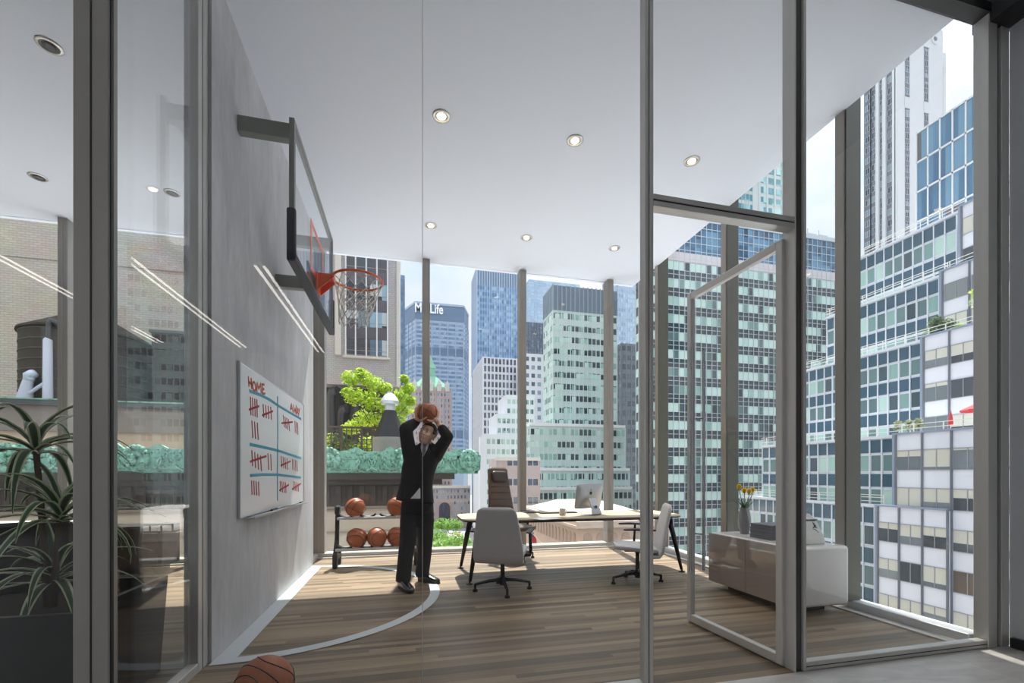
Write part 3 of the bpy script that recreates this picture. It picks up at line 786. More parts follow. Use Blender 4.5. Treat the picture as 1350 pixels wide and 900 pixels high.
t = thing('executive_chair', 'tall brown leather desk chair with ribbed back and headrest, behind the desk', 'chair', (1.5, 6.3, 0), math.radians(205))
pad([(-.2, .42, .5), (-.235, .5, .52), (-.25, .62, .5), (-.27, .8, .45), (-.3, 1.0, .4), (-.335, 1.2, .37), (-.35, 1.36, .35)], .055, .28, .04).build('backrest', m_chairb, t, True)
mb = MB()
for z, wd in ((.66, .44), (.78, .41), (.88, .38), (.98, .36), (1.07, .34)):
    y = -.25-(z-.62)*.115+.028
    mb.tube([(-wd/2, y, z), (0, y+.004, z), (wd/2, y, z)], .006, 6)
mb.build('back_stitching', m_chairb, t, True)
pad([(-.275, 1.13, .28), (-.29, 1.2, .3), (-.305, 1.3, .29)], .05, .35, .04).build('headrest', M('dark brown leather', '33291f', .4), t, True)
pad([(.3, .45, .44), (.26, .475, .5), (.1, .47, .52), (-.1, .46, .52), (-.2, .455, .48)], .07, .3, .05).build('seat', m_chairb, t, True)
for s in (-1, 1):
    mb = MB(); mb.tube([(s*.22, 0, .42), (s*.31, 0, .43), (s*.315, 0, .6), (s*.31, 0, .67)], .014, 10, flat=1.5); ar = mb.build('armrest', m_base, t, True)
    mb = MB(); mb.tube([(s*.31, -.13, .685), (s*.31, .05, .69), (s*.31, .17, .685)], [.032, .04, .032], 12, flat=.4, capround=True); mb.build('arm_pad', m_armp, ar, True)
star_base(t, 5, .33, .2)

# ------------------------------------------------------------------ credenza and what stands on it
m_lacq = M('glossy white lacquer', 'dcdad6', .12, 0, .6, .01)
KX0, KX1, KY0, KY1, KZ0, KZ1 = 3.25, 3.87, 3.12, 4.22, .075, .61
k = thing('credenza', 'low glossy white cabinet with rounded corners beside the open glass door', 'cabinet', ((KX0+KX1)/2, (KY0+KY1)/2, 0))
cx, cy = (KX0+KX1)/2, (KY0+KY1)/2; a, b_ = (KX1-KX0)/2, (KY1-KY0)/2
mb = MB(); mb.box(-a+.02, a, -b_, b_, KZ0, KZ1); o = mb.build('body', m_lacq, k); mod_bevel(o, .035, 5)
for s in (-1, 1):
    mb = MB(); mb.box(-a, -a+.0195, (-b_+.004 if s < 0 else .002), (-.002 if s < 0 else b_-.004), KZ0+.004, KZ1-.006); o = mb.build('door', M('lacquer with painted dark reflection', '9c918a', .1, 0, .6, .02), k); mod_bevel(o, .006, 3)  # door colour carries the reflection of the dark interior
mb = MB(); mb.box(-a+.14, a-.1, -b_+.16, b_-.14, 0, KZ0); mb.build('plinth', m_blk, k)
p = Vector((3.53, 4.0, KZ1))
v = thing('flower_vase', 'grey twisted vase holding yellow tulips on the white cabinet', 'vase', p)
mb = MB(); rings = []
for i in range(17):
    f = i/16; z = .28*f; r_ = .044+.018*math.sin(PI*min(1, f*1.05))+.004*f
    rings.append([(r_*(1+.1*abs(math.cos(3.5*th+f*4.2)))*.9*math.cos(th), r_*(1+.1*abs(math.cos(3.5*th+f*4.2)))*.9*math.sin(th), z) for th in [2*PI*q/48 for q in range(48)]])
inner = [[(x*.8, y*.8, z) for x, y, z in rings[-1]], [(x*.75, y*.75, .1) for x, y, z in rings[0]]]
mb.loft(rings+inner); mb.build('vase_body', M('grey ceramic', '8f8d91', .35, 0, .5, .1), v, 'auto')
m_pet = M('yellow tulip petal', 'f2c71c', .55, 0, .4, .08, 30); m_stem = M('green tulip stem', '4f7a33', .6); m_tleaf = M('green tulip leaf', '3e6a34', .5)
for i, (dx_, dy_, hgt) in enumerate(((-.075, -.01, .47), (.035, .04, .43), (.07, -.035, .44), (.015, -.05, .425))):
    tl = thing('tulip', ['yellow tulip leaning out of the vase towards the long windows, highest bloom', 'yellow tulip in the middle of the vase, at the back', 'yellow tulip leaning towards the side window', 'yellow tulip in front of the vase bunch, lowest bloom'][i], 'tulip', p, 0, 'tulips in the grey vase')
    top = Vector((dx_, dy_, hgt))
    mb = MB(); mb.tube([(dx_*.1, dy_*.1, .12), (dx_*.3, dy_*.3, .28), (dx_*.7, dy_*.7, hgt-.08), top], .004, 6); mb.build('stem', m_stem, tl, True)
    mb = MB()
    for q in range(6):
        a0 = q*PI/3; rr = .021 if q % 2 else .018; rings = []
        for j in range(6):
            f = j/5; wdt = .02*math.sin(PI*(.12+.8*f)); rad = rr*(math.sin(PI*(.1+.62*f)))
            c0 = top+Vector((rad*math.cos(a0), rad*math.sin(a0), .065*f)); tg = Vector((-math.sin(a0), math.cos(a0), 0)); nr = Vector((math.cos(a0), math.sin(a0), 0))
            rings.append([c0-tg*wdt-nr*.004, c0+nr*.001, c0+tg*wdt-nr*.004, c0-nr*.003])
        mb.loft(rings)
    mb.build('petals', m_pet, tl, True)
    for q in range(2):
        mb = MB(); aa = i*1.7+q*2.6; dr = Vector((math.cos(aa), math.sin(aa), 0)); sd = Vector((-math.sin(aa), math.cos(aa), 0)); rings = []
        for j in range(8):
            f = j/7; c0 = Vector((dx_*.2, dy_*.2, .2))+dr*(.095*f*f+.01*f)+Vector((0, 0, .2*f-.03*f*f)); wd = .014*math.sin(PI*(.08+.9*f))
            rings.append([c0-sd*wd, c0+dr*.003, c0+sd*wd, c0-dr*.002])
        mb.loft(rings); mb.build('leaf', m_tleaf, tl, True)
m_box = M('slate grey box board', '5a5a66', .45, 0, .4, .05); m_boxe = M('dark box rim', '3a3a44', .45)
for i in range(4):
    lb = ['flat slate grey storage box at the bottom of the stack on the white cabinet', 'flat slate grey storage box second from the bottom of the stack', 'flat slate grey storage box third from the bottom of the stack', 'flat slate grey storage box on top of the stack, lid uppermost'][i]
    t = thing('storage_box', lb, 'box', (3.57+.004*(i % 2), 3.66-.003*i, KZ1+i*.0365), .02*(i % 3), 'stacked storage boxes on the cabinet')
    mb = MB(); mb.box(-.165, .165, -.13, .13, 0, .027, .003); mb.build('tray', m_box, t)
    mb = MB(); mb.box(-.17, .17, -.135, .135, .0272, .036, .003); mb.build('lid', m_boxe if i < 3 else m_box, t)
t = thing('shoe_bag', 'white tapered bag with a black leaping figure emblem on the cabinet', 'bag', (3.56, 3.31, KZ1), math.radians(4))
m_bag = M('white coated paper', 'd9d7d1', .45, 0, .4, .05, 8)
mb = MB(); rings = []
for z, w_, dpt in ((0, .17, .085), (.06, .165, .08), (.2, .125, .045), (.215, .118, .04)):
    rings.append([(-w_, -dpt, z), (w_, -dpt, z), (w_, dpt, z), (-w_, dpt, z)])
mb.loft(rings); o = mb.build('bag_body', m_bag, t); mod_bevel(o, .012, 3, 30)
mb = MB(); mb.box(-.116, .122, -.045, .042, .216, .226, .003); mb.build('black_band', m_blk, t)
mb = MB(); rings = []
for z, w_, dpt in ((.2265, .112, .036), (.25, .108, .02), (.275, .09, .008)): rings.append([(-w_, -dpt, z), (w_-.02, -dpt, z), (w_-.02, dpt, z), (-w_, dpt, z)])
mb.loft(rings); mb.build('folded_top', m_bag, t)
def onbag(x, z): # point on the sloping front face
    f = (z-.06)/.14; return Vector((x, -(.08-.035*f)-.002, z))
mb = MB()
def limb(pts, w_):
    for i in range(len(pts)-1):
        (xa, za), (xb, zb) = pts[i], pts[i+1]; d_ = Vector((xb-xa, zb-za)); n2 = Vector((-d_.y, d_.x)).normalized()*w_/2
        q = [(xa+n2.x, za+n2.y), (xb+n2.x, zb+n2.y), (xb-n2.x, zb-n2.y), (xa-n2.x, za-n2.y)]
        mb.loft([[onbag(x, z) for x, z in q], [onbag(x, z)+Vector((0, -.002, 0)) for x, z in q]])
ox = .068
mb.sphere(onbag(ox+.004, .187), .006, .002, .006, 10, 6)
limb([(ox, .182), (ox+.002, .162)], .011); limb([(ox, .18), (ox-.008, .196), (ox-.012, .203)], .005); limb([(ox+.002, .178), (ox+.016, .172), (ox+.02, .166)], .005)
limb([(ox+.001, .163), (ox-.012, .153), (ox-.024, .149)], .007); limb([(ox+.003, .163), (ox+.014, .154), (ox+.026, .148)], .007)
limb([(ox-.03, .137), (ox-.005, .136), (ox+.015, .125), (ox+.03, .108)], .004)
mb.build('leaping_figure_emblem', m_blk, t)
# ------------------------------------------------------------------ city helpers
GZ = -32.0
def strip(mb, poly, z0, z1, off, inset=0.0):
    for i in range(len(poly)-1):
        p, q = Vector(poly[i]), Vector(poly[i+1]); d = (q-p).normalized(); n = Vector((d.y, -d.x))
        if n.dot(-(p+q)/2) < 0: n = -n
        a, b = p+n*off, q+n*off; p2, q2 = p-n*.05, q-n*.05
        mb.prism([(p2.x, p2.y), (q2.x, q2.y), (b.x, b.y), (a.x, a.y)], z0, z1)
def fins(mb, poly, z0, z1, bay, w_, off):
    for i in range(len(poly)-1):
        p, q = Vector(poly[i]), Vector(poly[i+1]); L = (q-p).length; d = (q-p).normalized(); n = Vector((d.y, -d.x))
        if n.dot(-(p+q)/2) < 0: n = -n
        k = max(1, round(L/bay))
        for j in range(k+1):
            c = p+d*(L*j/k); a, b = c-d*w_/2, c+d*w_/2
            mb.prism([tuple(a-n*.05), tuple(b-n*.05), tuple(b+n*off), tuple(a+n*off)], z0, z1)
class Bld:
    def __init__(s, name, label, cat, x, y, z=GZ, group=None):
        s.o = (x, y, z); s.root = thing(name, label, cat, s.o, 0, group)
    def put(s, name, mb, mats, parent=None, smooth=False):
        return mb.build(name, mats, parent or s.root, smooth, off=s.o if parent is None else None)
    def body(s, x0, x1, y0, y1, z0, z1, mat, name='wall'):
        mb = MB(); mb.box(x0, x1, y0, y1, z0, z1); return s.put(name, mb, mat)
    def bands(s, poly, z0, z1, storey, lo, hi, mat, off=.08, name='window_band', zmin=-1e9):
        n = int((z1-z0)/storey+.001); made = 0
        for i in range(n):
            za = z1-(i+1)*storey
            if za+storey < zmin: break
            mb = MB(); strip(mb, poly, za+lo, za+hi, off); s.put(name, mb, mat); made += 1
    def grid(s, poly, z0, z1, bay, w_, off, mat, name='mullion_grid', storey=None, hw=.1, hoff=None, z_ref=None):
        mb = MB(); fins(mb, poly, z0, z1, bay, w_, off)
        if storey:
            n = int((z1-z0)/storey+.001)
            for i in range(n+1): strip(mb, poly, z1-i*storey-hw/2, z1-i*storey+hw/2, hoff or off)
        s.put(name, mb, mat)
    def wins(s, items, mesh_fn, mats, name='window', cap=100):
        """items: (x, y, z, rotz) -- nearest `cap` become parts, the rest one part of kind stuff"""
        items = sorted(items, key=lambda t: (Vector(t[:3])-Vector((0, 0, EYE))).length)
        me = None
        for it in items[:cap]:
            if me is None:
                mb = MB(); mesh_fn(mb); ob = mb.build(name, mats, s.root); me = ob.data
            else:
                ob = bpy.data.objects.new(name, me); COL.objects.link(ob); ob.parent = s.root
            ob.location = (it[0]-s.o[0], it[1]-s.o[1], it[2]-s.o[2]); ob.rotation_euler = (0, 0, it[3]); ob.scale = (1, 1, it[4] if len(it) > 4 else 1)
        rest = items[cap:]
        if rest:
            mb = MB()
            t = MB(); mesh_fn(t)
            for it in rest:
                m = Matrix.Translation(Vector(it[:3])-Vector(s.o)) @ Matrix.Rotation(it[3], 4, 'Z') @ Matrix.Diagonal((1, 1, it[4] if len(it) > 4 else 1, 1))
                o = len(mb.v); mb.v += [tuple(m @ Vector(v)) for v in t.v]
                mb.f += [tuple(i+o for i in f) for f in t.f]; mb.m += t.m
            ob = mb.build('far_windows', mats, s.root); ob['kind'] = 'stuff'
def win_box(w_, h_, light=2, sill=True):
    def fn(mb):
        mb.mi = 0; f = .06
        mb.box(-w_/2, w_/2, -.06, .02, 0, f); mb.box(-w_/2, w_/2, -.06, .02, h_-f, h_)
        mb.box(-w_/2, -w_/2+f, -.06, .02, f, h_-f); mb.box(w_/2-f, w_/2, -.06, .02, f, h_-f)
        for k in range(1, light): x = -w_/2+w_*k/light; mb.box(x-f/2, x+f/2, -.06, .02, f, h_-f)
        mb.mi = 1; mb.box(-w_/2+f, w_/2-f, -.02, .01, f, h_-f); mb.mi = 0
    return fn
m_street = M('asphalt street', 'a5a29d', .9, 0, .2, .12, .08)
m_roofg = M('pale roof gravel', 'bdb7ac', .95, 0, .1, .06, .3)
m_lime = M('limestone', 'cfcbc4', .85, 0, .2, .05, .15); m_tan = M('tan stone', 'b9a593', .85, 0, .2, .08, .2)
m_white = M('white mullion', 'e3e5e6', .45, 0, .4, .02); m_grn = M('green glass spandrel', '86a79c', .15, 0, .5, .1, .3)
mb = MB(); mb.box(-300, 500, 9, 700, GZ-1, GZ); struct('street', mb, m_street)

# 1 --- grey brick building with a strip of tall windows, left of the tree
def brick(name, a, b, mort, bw, rh, sc=1.0, ms=.012, rough=.9):
    t = NT(name); g = t.n('TexCoord').outputs['Object']; sp = t.n('SeparateXYZ'); t.set(sp.inputs[0], g)
    cv = t.n('CombineXYZ'); t.set(cv.inputs[0], t.math('ADD', sp.outputs[0], sp.outputs[1])); t.set(cv.inputs[1], sp.outputs[2])
    br = t.n('TexBrick', i_Scale=sc); t.set(br.inputs['Vector'], cv.outputs[0])
    br.inputs['Color1'].default_value = lin(a); br.inputs['Color2'].default_value = lin(b); br.inputs['Mortar'].default_value = lin(mort)
    br.inputs['Brick Width'].default_value = bw; br.inputs['Row Height'].default_value = rh; br.inputs['Mortar Size'].default_value = ms
    nz = t.n('TexNoise', i_Scale=.5, i_Detail=6.0); t.set(nz.inputs['Vector'], g)
    m = t.n('Mix', data_type='RGBA', blend_type='MULTIPLY'); m.inputs[0].default_value = .35; t.set(m.inputs[6], br.outputs[0]); t.set(m.inputs[7], nz.outputs[1])
    t.bsdf(m.outputs[2], rough, 0, .2); return t.mat
m_gbrick = brick('pale grey brick', 'c9c6c6', 'c0bdbd', 'aba7a8', .5, .25, 1, .03)
m_bbrick = brick('beige brick', 'd3c9bb', 'c8bcab', 'b3a898', .45, .16, 1, .02)
Y = 58.0
xa, xb = xat(405, Y), xat(526, Y); zs = zat(480, 470, Y=Y); zb = zat(480, 508, Y=Y)
B = Bld('office_building', 'pale grey brick building with a strip of tall dark windows, behind the hoop', 'building', xa, Y, zb)
B.body(xa, xb, Y, Y+14, zb, 62, m_gbrick)
B.body(xa+.1, xb-.4, Y+2.5, Y+14, GZ, zb, M('dark plant floor', '3c3a3b', .8), 'plant_floor')
B.body(xb-.3, xb, Y-.25, Y+.1, zb, 62, m_lime, 'pilaster'); B.body(xat(442, Y), xat(450, Y), Y-.25, Y+.1, zs, 62, m_lime, 'pilaster')
gx = [xat(p_, Y) for p_ in (456, 469, 483, 497, 511)]
sh = 3.5
m_gbw = facade_mat('tall office window glass', ['3d4852', '5b7286', '8fb0c4', '4a4a50', '6f8597', '2f343b'], 1.45, 3.5, (gx[0], Y, zs), 0, .1, 'b9c4c8', None, .35, .55)
m_gran = M('dark granite spandrel', '57525a', .35, 0, .5, .15, 1.0)
for r_ in range(8):
    z = zs+.25+r_*sh
    for i in range(4):
        mb = MB(); a, b = gx[i]+.06, gx[i+1]-.06
        mb.box(a, b, Y-.08, Y+.02, z, z+1.95); mb.mat(1); mb.box(a, a+.05, Y-.12, Y, z, z+1.95); mb.box(b-.05, b, Y-.12, Y, z, z+1.95); mb.box(a, b, Y-.12, Y, z+.45, z+.5)
        B.put('window', mb, [m_gbw, m_alud])
    mb = MB(); mb.box(gx[0], gx[4], Y-.1, Y+.02, z+1.97, z+sh-.02); B.put('spandrel', mb, m_gran)
mb = MB()
for x in gx: mb.box(x-.07, x+.07, Y-.28, Y, zs, 60)
B.put('mullion_grid', mb, m_white)
mb = MB(); mb.box(gx[0]-.3, gx[4]+.3, Y-.35, Y, zs-.25, zs); B.put('window_sill', mb, m_lime)
for px_, zt in ((435, zb-.4), (448, zb-2.6), (466, zb-.5)):
    x = xat(px_, Y); mb = MB(); mb.tube([(x, Y+1, GZ+14), (x, Y+1, zt-1), (x+.25, Y+.7, zt-.35), (x+.8, Y+.4, zt-.3)], .55, 14); B.put('duct', mb, M('dark duct', '46464a', .4, .5), None, 'auto')

# 2 --- narrow dark blue tower
def box_tower(name, label, pl, pr, ptop, Y, depth, wall, bandm, storey, lo, hi, bay, gridm, gw=.25, goff=.25, zvis=-1e9, ps=None, capm=None, caph=0, cat='building', zb=GZ):
    """straight tower: front face between two sight lines at distance Y; ps = column of the far edge of its left flank"""
    x0, x1 = xat(pl, Y), xat(pr, Y); zt = zat(pl, ptop, Y=Y)
    if ps is not None: depth = max(4, yat(ps, x0)-Y)
    B = Bld(name, label, cat, x0, Y, zb)
    B.body(x0, x1, Y, Y+depth, zb, zt, wall)
    poly = [(x0, Y+depth), (x0, Y), (x1, Y)] if x0 > 0 else [(x0, Y), (x1, Y), (x1, Y+depth)]
    if bandm: B.bands(poly, zb, zt-caph, storey, lo, hi, bandm, .08, zmin=zvis)
    if gridm: B.grid(poly, max(zb, zvis-storey), zt, bay, gw, goff, gridm)
    if capm: mb = MB(); strip(mb, poly, zt-caph, zt, .06); B.put('top_band', mb, capm)
    return B, x0, x1, zt, depth, poly
m_dblue = M('dark blue glass', '5f7893', .15, 0, .6, .06, .1); m_lblue = M('pale blue wall', 'a9bacb', .4, 0, .5, .04, .05)
gm = lambda n, cols, bay, st, Y, **k: facade_mat(n, cols, bay, st, (0, Y, GZ), **k)
box_tower('office_tower', 'narrow dark blue tower edge beside the grey brick building', 525, 533.5, 362, 340, 20, m_dblue, gm('slate window glass', ['5a7390', '6a84a0', '4d6684'], 3, 4, 340), 4, .6, 3.2, 3, None, zvis=60)

# 3 --- broad tower with rooftop lettering
Y = 420.0
xl, xr = xat(534, Y), xat(621, Y); zt = zat(560, 399, Y=Y); c1, c2 = xat(548, Y), xat(611, Y)
B = Bld('office_tower', 'broad slab tower with white lettering along its roof edge', 'building', xl, Y)
m_ml = M('grey blue precast', 'a0b0c4', .5, 0, .4, .03, .05)
poly = [(xl, Y+22), (c1, Y), (c2, Y), (xr, Y+22)]
mb = MB(); mb.prism(poly+[(xr, Y+50), (xl, Y+50)], GZ, zt); B.put('wall', mb, m_ml)
m_mlw = gm('grey blue ribbon glass', ['6d87a6', '7b95b3', '617c9c', '8ba4bf'], 2.4, 4.1, Y)
sb = zat(560, 421, Y=Y)
B.bands(poly, GZ, sb-1.5, 4.1, .9, 2.9, m_mlw, .25, zmin=20)
for py in (462, 571): z = zat(560, py, Y=Y); mb = MB(); strip(mb, poly, z-3.4, z+3.4, .4); B.put('louvre_band', mb, M('dark louvres', '5f7590', .5))
mb = MB(); strip(mb, poly, sb, zt-1.5, .5); B.put('sign_band', mb, M('slate sign band', '627a96', .5))
mb = MB(); strip(mb, poly, zt-1.5, zt+.5, 1.0); B.put('parapet', mb, m_ml)
B.grid(poly, 20, sb, 7.2, .7, .7, m_ml)
cu = bpy.data.curves.new('roof_lettering', 'FONT'); cu.body = 'MetLife'; cu.size = 12.4; cu.extrude = .35; cu.offset = .22; cu.align_x = 'LEFT'
to = bpy.data.objects.new('tmp', cu); COL.objects.link(to)
me = bpy.data.meshes.new_from_object(to.evaluated_get(bpy.context.evaluated_depsgraph_get())); bpy.data.objects.remove(to)
me.materials.clear(); me.materials.append(M('white sign letters', 'f6f7f8', .5))
lo_ = bpy.data.objects.new('roof_lettering', me); COL.objects.link(lo_); lo_.parent = B.root
wd = max(v.co.x for v in me.vertices); tgt = xat(584, Y)-xat(546.5, Y)
lo_.scale = (tgt/wd, 1.0, 1.0)
lo_.rotation_euler = (PI/2, 0, 0); lo_.location = (xat(546.5, Y)-xl, -1.6, zat(565, 413, Y=Y)-GZ)

# 4 --- brick tower with a green pyramid roof in front of it
Y = 285.0
x0, x1 = xat(541, Y), xat(595, Y); ze = zat(566, 513, Y=Y)
m_hel = M('rosy tan brick', 'b7a49e', .85, 0, .2, .06, .1); m_cop = M('verdigris copper', '8fbfa6', .7, 0, .2, .15, .4)
B = Bld('office_tower', 'rosy brick tower with a green pyramid roof and cupola, behind the held basketball', 'building', x0, Y)
B.body(x0, x1, Y, Y+24, GZ, ze, m_hel)
xm = (x0+x1)/2; za = zat(566, 492, Y=Y); hw = (x1-x0)/2
mb = MB()
def ringsq(h, z, yo=12): return [(xm-h, Y+yo-h*.8, z), (xm+h, Y+yo-h*.8, z), (xm+h, Y+yo+h*.8, z), (xm-h, Y+yo+h*.8, z)]
mb.loft([ringsq(hw*.98, ze), ringsq(hw*.86, ze+2.5), ringsq(hw*.3, za)])
B.put('roof', mb, m_cop)
zc = zat(566, 462, Y=Y)
mb = MB(); mb.loft([ringsq(hw*.26, za-1), ringsq(hw*.24, za+(zc-za)*.35), ringsq(hw*.3, za+(zc-za)*.4), ringsq(hw*.18, za+(zc-za)*.62), ringsq(.3, zc)]); B.put('cupola', mb, m_cop)
for i in range(5):
    x = x0+(x1-x0)*(.1+.2*i); mb = MB(); mb.box(x-1.3, x+1.3, Y-.6, Y+3, ze-1, ze+3.0); mb.loft([[(x-1.6, Y-.8, ze+3), (x+1.6, Y-.8, ze+3), (x+1.6, Y+3, ze+3), (x-1.6, Y+3, ze+3)], [(x-.2, Y-.2, ze+6), (x+.2, Y-.2, ze+6), (x+.2, Y+3, ze+6), (x-.2, Y+3, ze+6)]]); B.put('dormer', mb, m_lime)
m_hw = gm('blue grey sash glass', ['5f6f85', '7b8fa8', '8fa6bd', '53617a'], 2, 3.6, Y)
items = []
for r_ in range(24):
    for c_ in range(11):
        items.append((x0+(x1-x0)*(c_+.75)/11.5, Y, ze-4.2-r_*3.55, 0))
B.wins(items, win_box(1.15, 2.1, 1), [M('pale sash frame', 'cfcac6', .6), m_hw])
for c_ in range(6):
    x = x0+(x1-x0)*(c_)/5; mb = MB(); mb.box(x-.45, x+.45, Y-.5, Y, GZ, ze+1); B.put('pier', mb, m_hel)
# its lower wings around an archway over the avenue
x2, x3 = xat(560, 270), xat(620, 270); zw = zat(600, 641, Y=270); wY = 270.0
B2 = Bld('office_building', 'low brown brick building with a dark round archway above the avenue', 'building', x2, wY)
m_bro = M('brown brick', 'ab9b94', .85, 0, .2, .08, .15)
B2.body(x2, x3, wY, wY+12, GZ, zw, m_bro)
xa2 = xat(586, wY); za2 = zat(586, 662, Y=wY)
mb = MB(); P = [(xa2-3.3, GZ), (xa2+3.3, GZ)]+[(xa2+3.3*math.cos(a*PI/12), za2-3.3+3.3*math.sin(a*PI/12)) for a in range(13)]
mb.loft([[(x, wY+.1, z) for x, z in P], [(x, wY-.3, z) for x, z in P]]); B2.put('archway', mb, M('archway shadowed vault', '4a4a55', .9))  # solid plate, shade of the vault is put into its colour
mb = MB(); mb.box(x2, x3, wY-.7, wY, zw-1, zw+.6); B2.put('cornice', mb, m_lime)
items = []
for r_ in range(8):
    for c_ in range(13):
        x = x2+(x3-x2)*(c_+.5)/13; z = zw-4-r_*3.5
        if abs(x-xa2) < 4.5 and z < za2+.5 or z < GZ+2: continue
        items.append((x, wY, z, 0))
B2.wins(items, win_box(1.2, 2.1, 1), [M('pale sash frame'), m_hw])

# 5 --- tall blue tower
m_b5 = M('blue grey curtain wall', '7f9dbd', .25, 0, .6, .03, .1)
B, x0, x1, zt, dp, poly = box_tower('office_tower', 'tall blue glass tower with a dark striped crown, middle of the skyline', 629, 684, 350, 260, 20, m_b5, gm('blue strip glass', ['5c82ad', '6f94bc', '86a8cb', '527aa6', '9ab8d4'], 1.5, 3.7, 260), 3.7, .8, 2.9, 1.5, M('pale blue mullion', 'b9c8d8', .4), .18, .3, zat(650, 480, Y=260), 622, M('dark striped crown', '6c85a2', .4), 11)
mb = MB(); fins(mb, [(x0, 260), (x1, 260)], zt-11, zt+.4, 1.5, .35, .5); B.put('crown_fin_grid', mb, M('pale blue mullion'))

# 6 --- pale grid block below it
m_g6 = M('pale grid concrete', 'cfd0d6', .7, 0, .3, .03, .2)
B, x0, x1, zt, dp, poly = box_tower('office_building', 'pale office block with a tight grid of dark vertical windows, under the blue tower', 637, 700, 470, 200, 20, m_g6, gm('dark grid glass', ['4b5260', '5b6474', '3f4653', '6c7686'], 1.6, 3.6, 200), 3.6, .5, 3.0, 1.75, m_g6, .62, .35, zat(650, 600, Y=200), 624)
# 7 --- white stepped block
Y = 150.0
m_w7 = M('white glazed brick', 'd3d6da', .6, 0, .3, .03, .2)
B = Bld('office_building', 'white stepped office block with green tinted windows, left of the dark mullion', 'building', xat(632, Y), Y)
for pl, pt, yy in ((668, 520, Y+10), (655, 545, Y+5), (641, 572, Y)):
    x0, x1, zt = xat(pl, yy), xat(704, yy), zat(pl, pt, Y=yy)
    B.body(x0, x1, yy, yy+16, GZ, zt, m_w7, 'setback')
    wm = gm('green tinted glass', ['8aa09b', '9fb2ab', '4f6463', 'aebfb8'], 1.7, 3.5, yy)
    B.bands([(x0+1, yy+16), (x0+.0, yy), (x1, yy)], GZ, zt-.6, 3.5, .7, 2.4, wm, .06, zmin=-16)
    B.grid([(x0, yy+12), (x0, yy), (x1, yy)], -20, zt, 1.7, .5, .16, m_w7)
# pale stone neighbour behind the chair
Y = 100.0
x0, x1, zt = xat(654, Y), xat(712, Y), zat(660, 604, Y=Y)
B = Bld('stone_building', 'plain pale stone building right behind the tall leather chair', 'building', x0, Y)
m_st = M('mauve grey stone', 'b5aaa8', .85, 0, .2, .05, .2)
B.body(x0, x1, Y, Y+9, GZ, zt, m_st); B.body(x0-.3, x1, Y-.4, Y, zt-.5, zt+.3, m_lime, 'cornice')
B.wins([(xat(p_, Y), Y, zat(p_, q_, Y=Y), 0) for q_ in (614, 640, 664) for p_ in (672, 680, 699, 706)], win_box(1.3, 1.7, 1), [M('pale sash frame'), gm('dark sash glass', ['4b5462', '5d6877'], 2, 4, Y)])

# 8 --- hazy blue, dark bronze, white grid
B, x0, x1, zt, dp, poly = box_tower('office_tower', 'pale hazy blue tower behind the green stepped tower', 697, 764, 368, 400, 30, m_lblue, gm('pale blue glass', ['a9c3dc', 'b7cfe4', '9dbad6'], 3, 4, 400), 4, .7, 3.4, 3, M('pale blue mullion'), .3, .3, 60)
box_tower('office_tower', 'dark bronze glass tower beside the third mullion', 693, 719, 424, 230, 12, M('dark bronze', '5c6470', .4, 0, .5), gm('bronze glass', ['4d5a6b', '5b697b', '6d7d90'], 1.6, 3.8, 230), 3.8, .3, 3.3, 1.6, M('bronze mullion', '59616e', .4), .2, .25, 45)
Y = 185.0; x0, x1, zt = xat(690, Y), xat(722, Y), zat(700, 466, Y=Y)
B = Bld('office_building', 'white block with square punched windows beside the third mullion', 'building', x0, Y)
B.body(x0, x1, Y, Y+12, GZ, zt, m_g6)
B.wins([(x0+1.7+i*2.75, Y, zt-3.3-r_*3.65, 0) for r_ in range(22) for i in range(4)], win_box(1.75, 1.9, 1), [m_g6, gm('slate punched glass', ['4e5c6e', '68788b', '8496a8'], 2.5, 3.6, Y)])

# 9 --- green glass stepped tower
m_g9 = M('pale green spandrel glass', 'c3d3cf', .3, 0, .5, .05, .3)
def g9w(Y): return facade_mat('green tower windows', ['3f4d53', '8fb0a8', '343f45', 'b9d6cc', '515f64', '9cc4b8', '465359', 'c8e0d7'], 1.35, 3.55, (0, Y, GZ), rough=.12)
B = Bld('office_tower', 'pale green glass tower stepping down towards the street behind the computer', 'building', xat(717, 125), 125)
specs = [(729, 813, 378, 125.0, 717), (699, 824, 559, 119.0, None), (695, 830, 617, 115.5, None), (690, 833, 642, 112.0, None)]
for si, (pl, pr, pt, Y, ps) in enumerate(specs):
    x0, x1, zt = xat(pl, Y), xat(pr, Y), zat((pl+pr)/2, pt+2, Y=Y); dp = (yat(ps, x0)-Y) if ps else 9
    B.body(x0, x1, Y, Y+dp, GZ, zt, m_g9, 'setback')
    poly = [(x0, Y+dp), (x0, Y), (x1, Y)]
    cap = 7.4 if si == 0 else .3
    B.bands(poly, GZ, zt-cap, 3.55, 1.05, 2.75, g9w(Y), .06, zmin=-15)
    if si == 0:
        mb = MB(); strip(mb, poly, zt-cap, zt, .1); B.put('crown_band', mb, M('dark slate crown', '667684', .35)); mb = MB(); fins(mb, poly, zt-cap, zt+.2, 1.35, .3, .3); B.put('crown_fin_grid', mb, M('pale slate fin', '8f9daa', .4))
    else:
        mb = MB(); strip(mb, poly, zt-.3, zt+.5, .25); B.put('parapet', mb, m_white)
    B.grid(poly, -17, zt-cap, 1.35, .3 if si else .24, .14, m_g9 if si else M('pale green mullion', 'cbd9d5', .4))
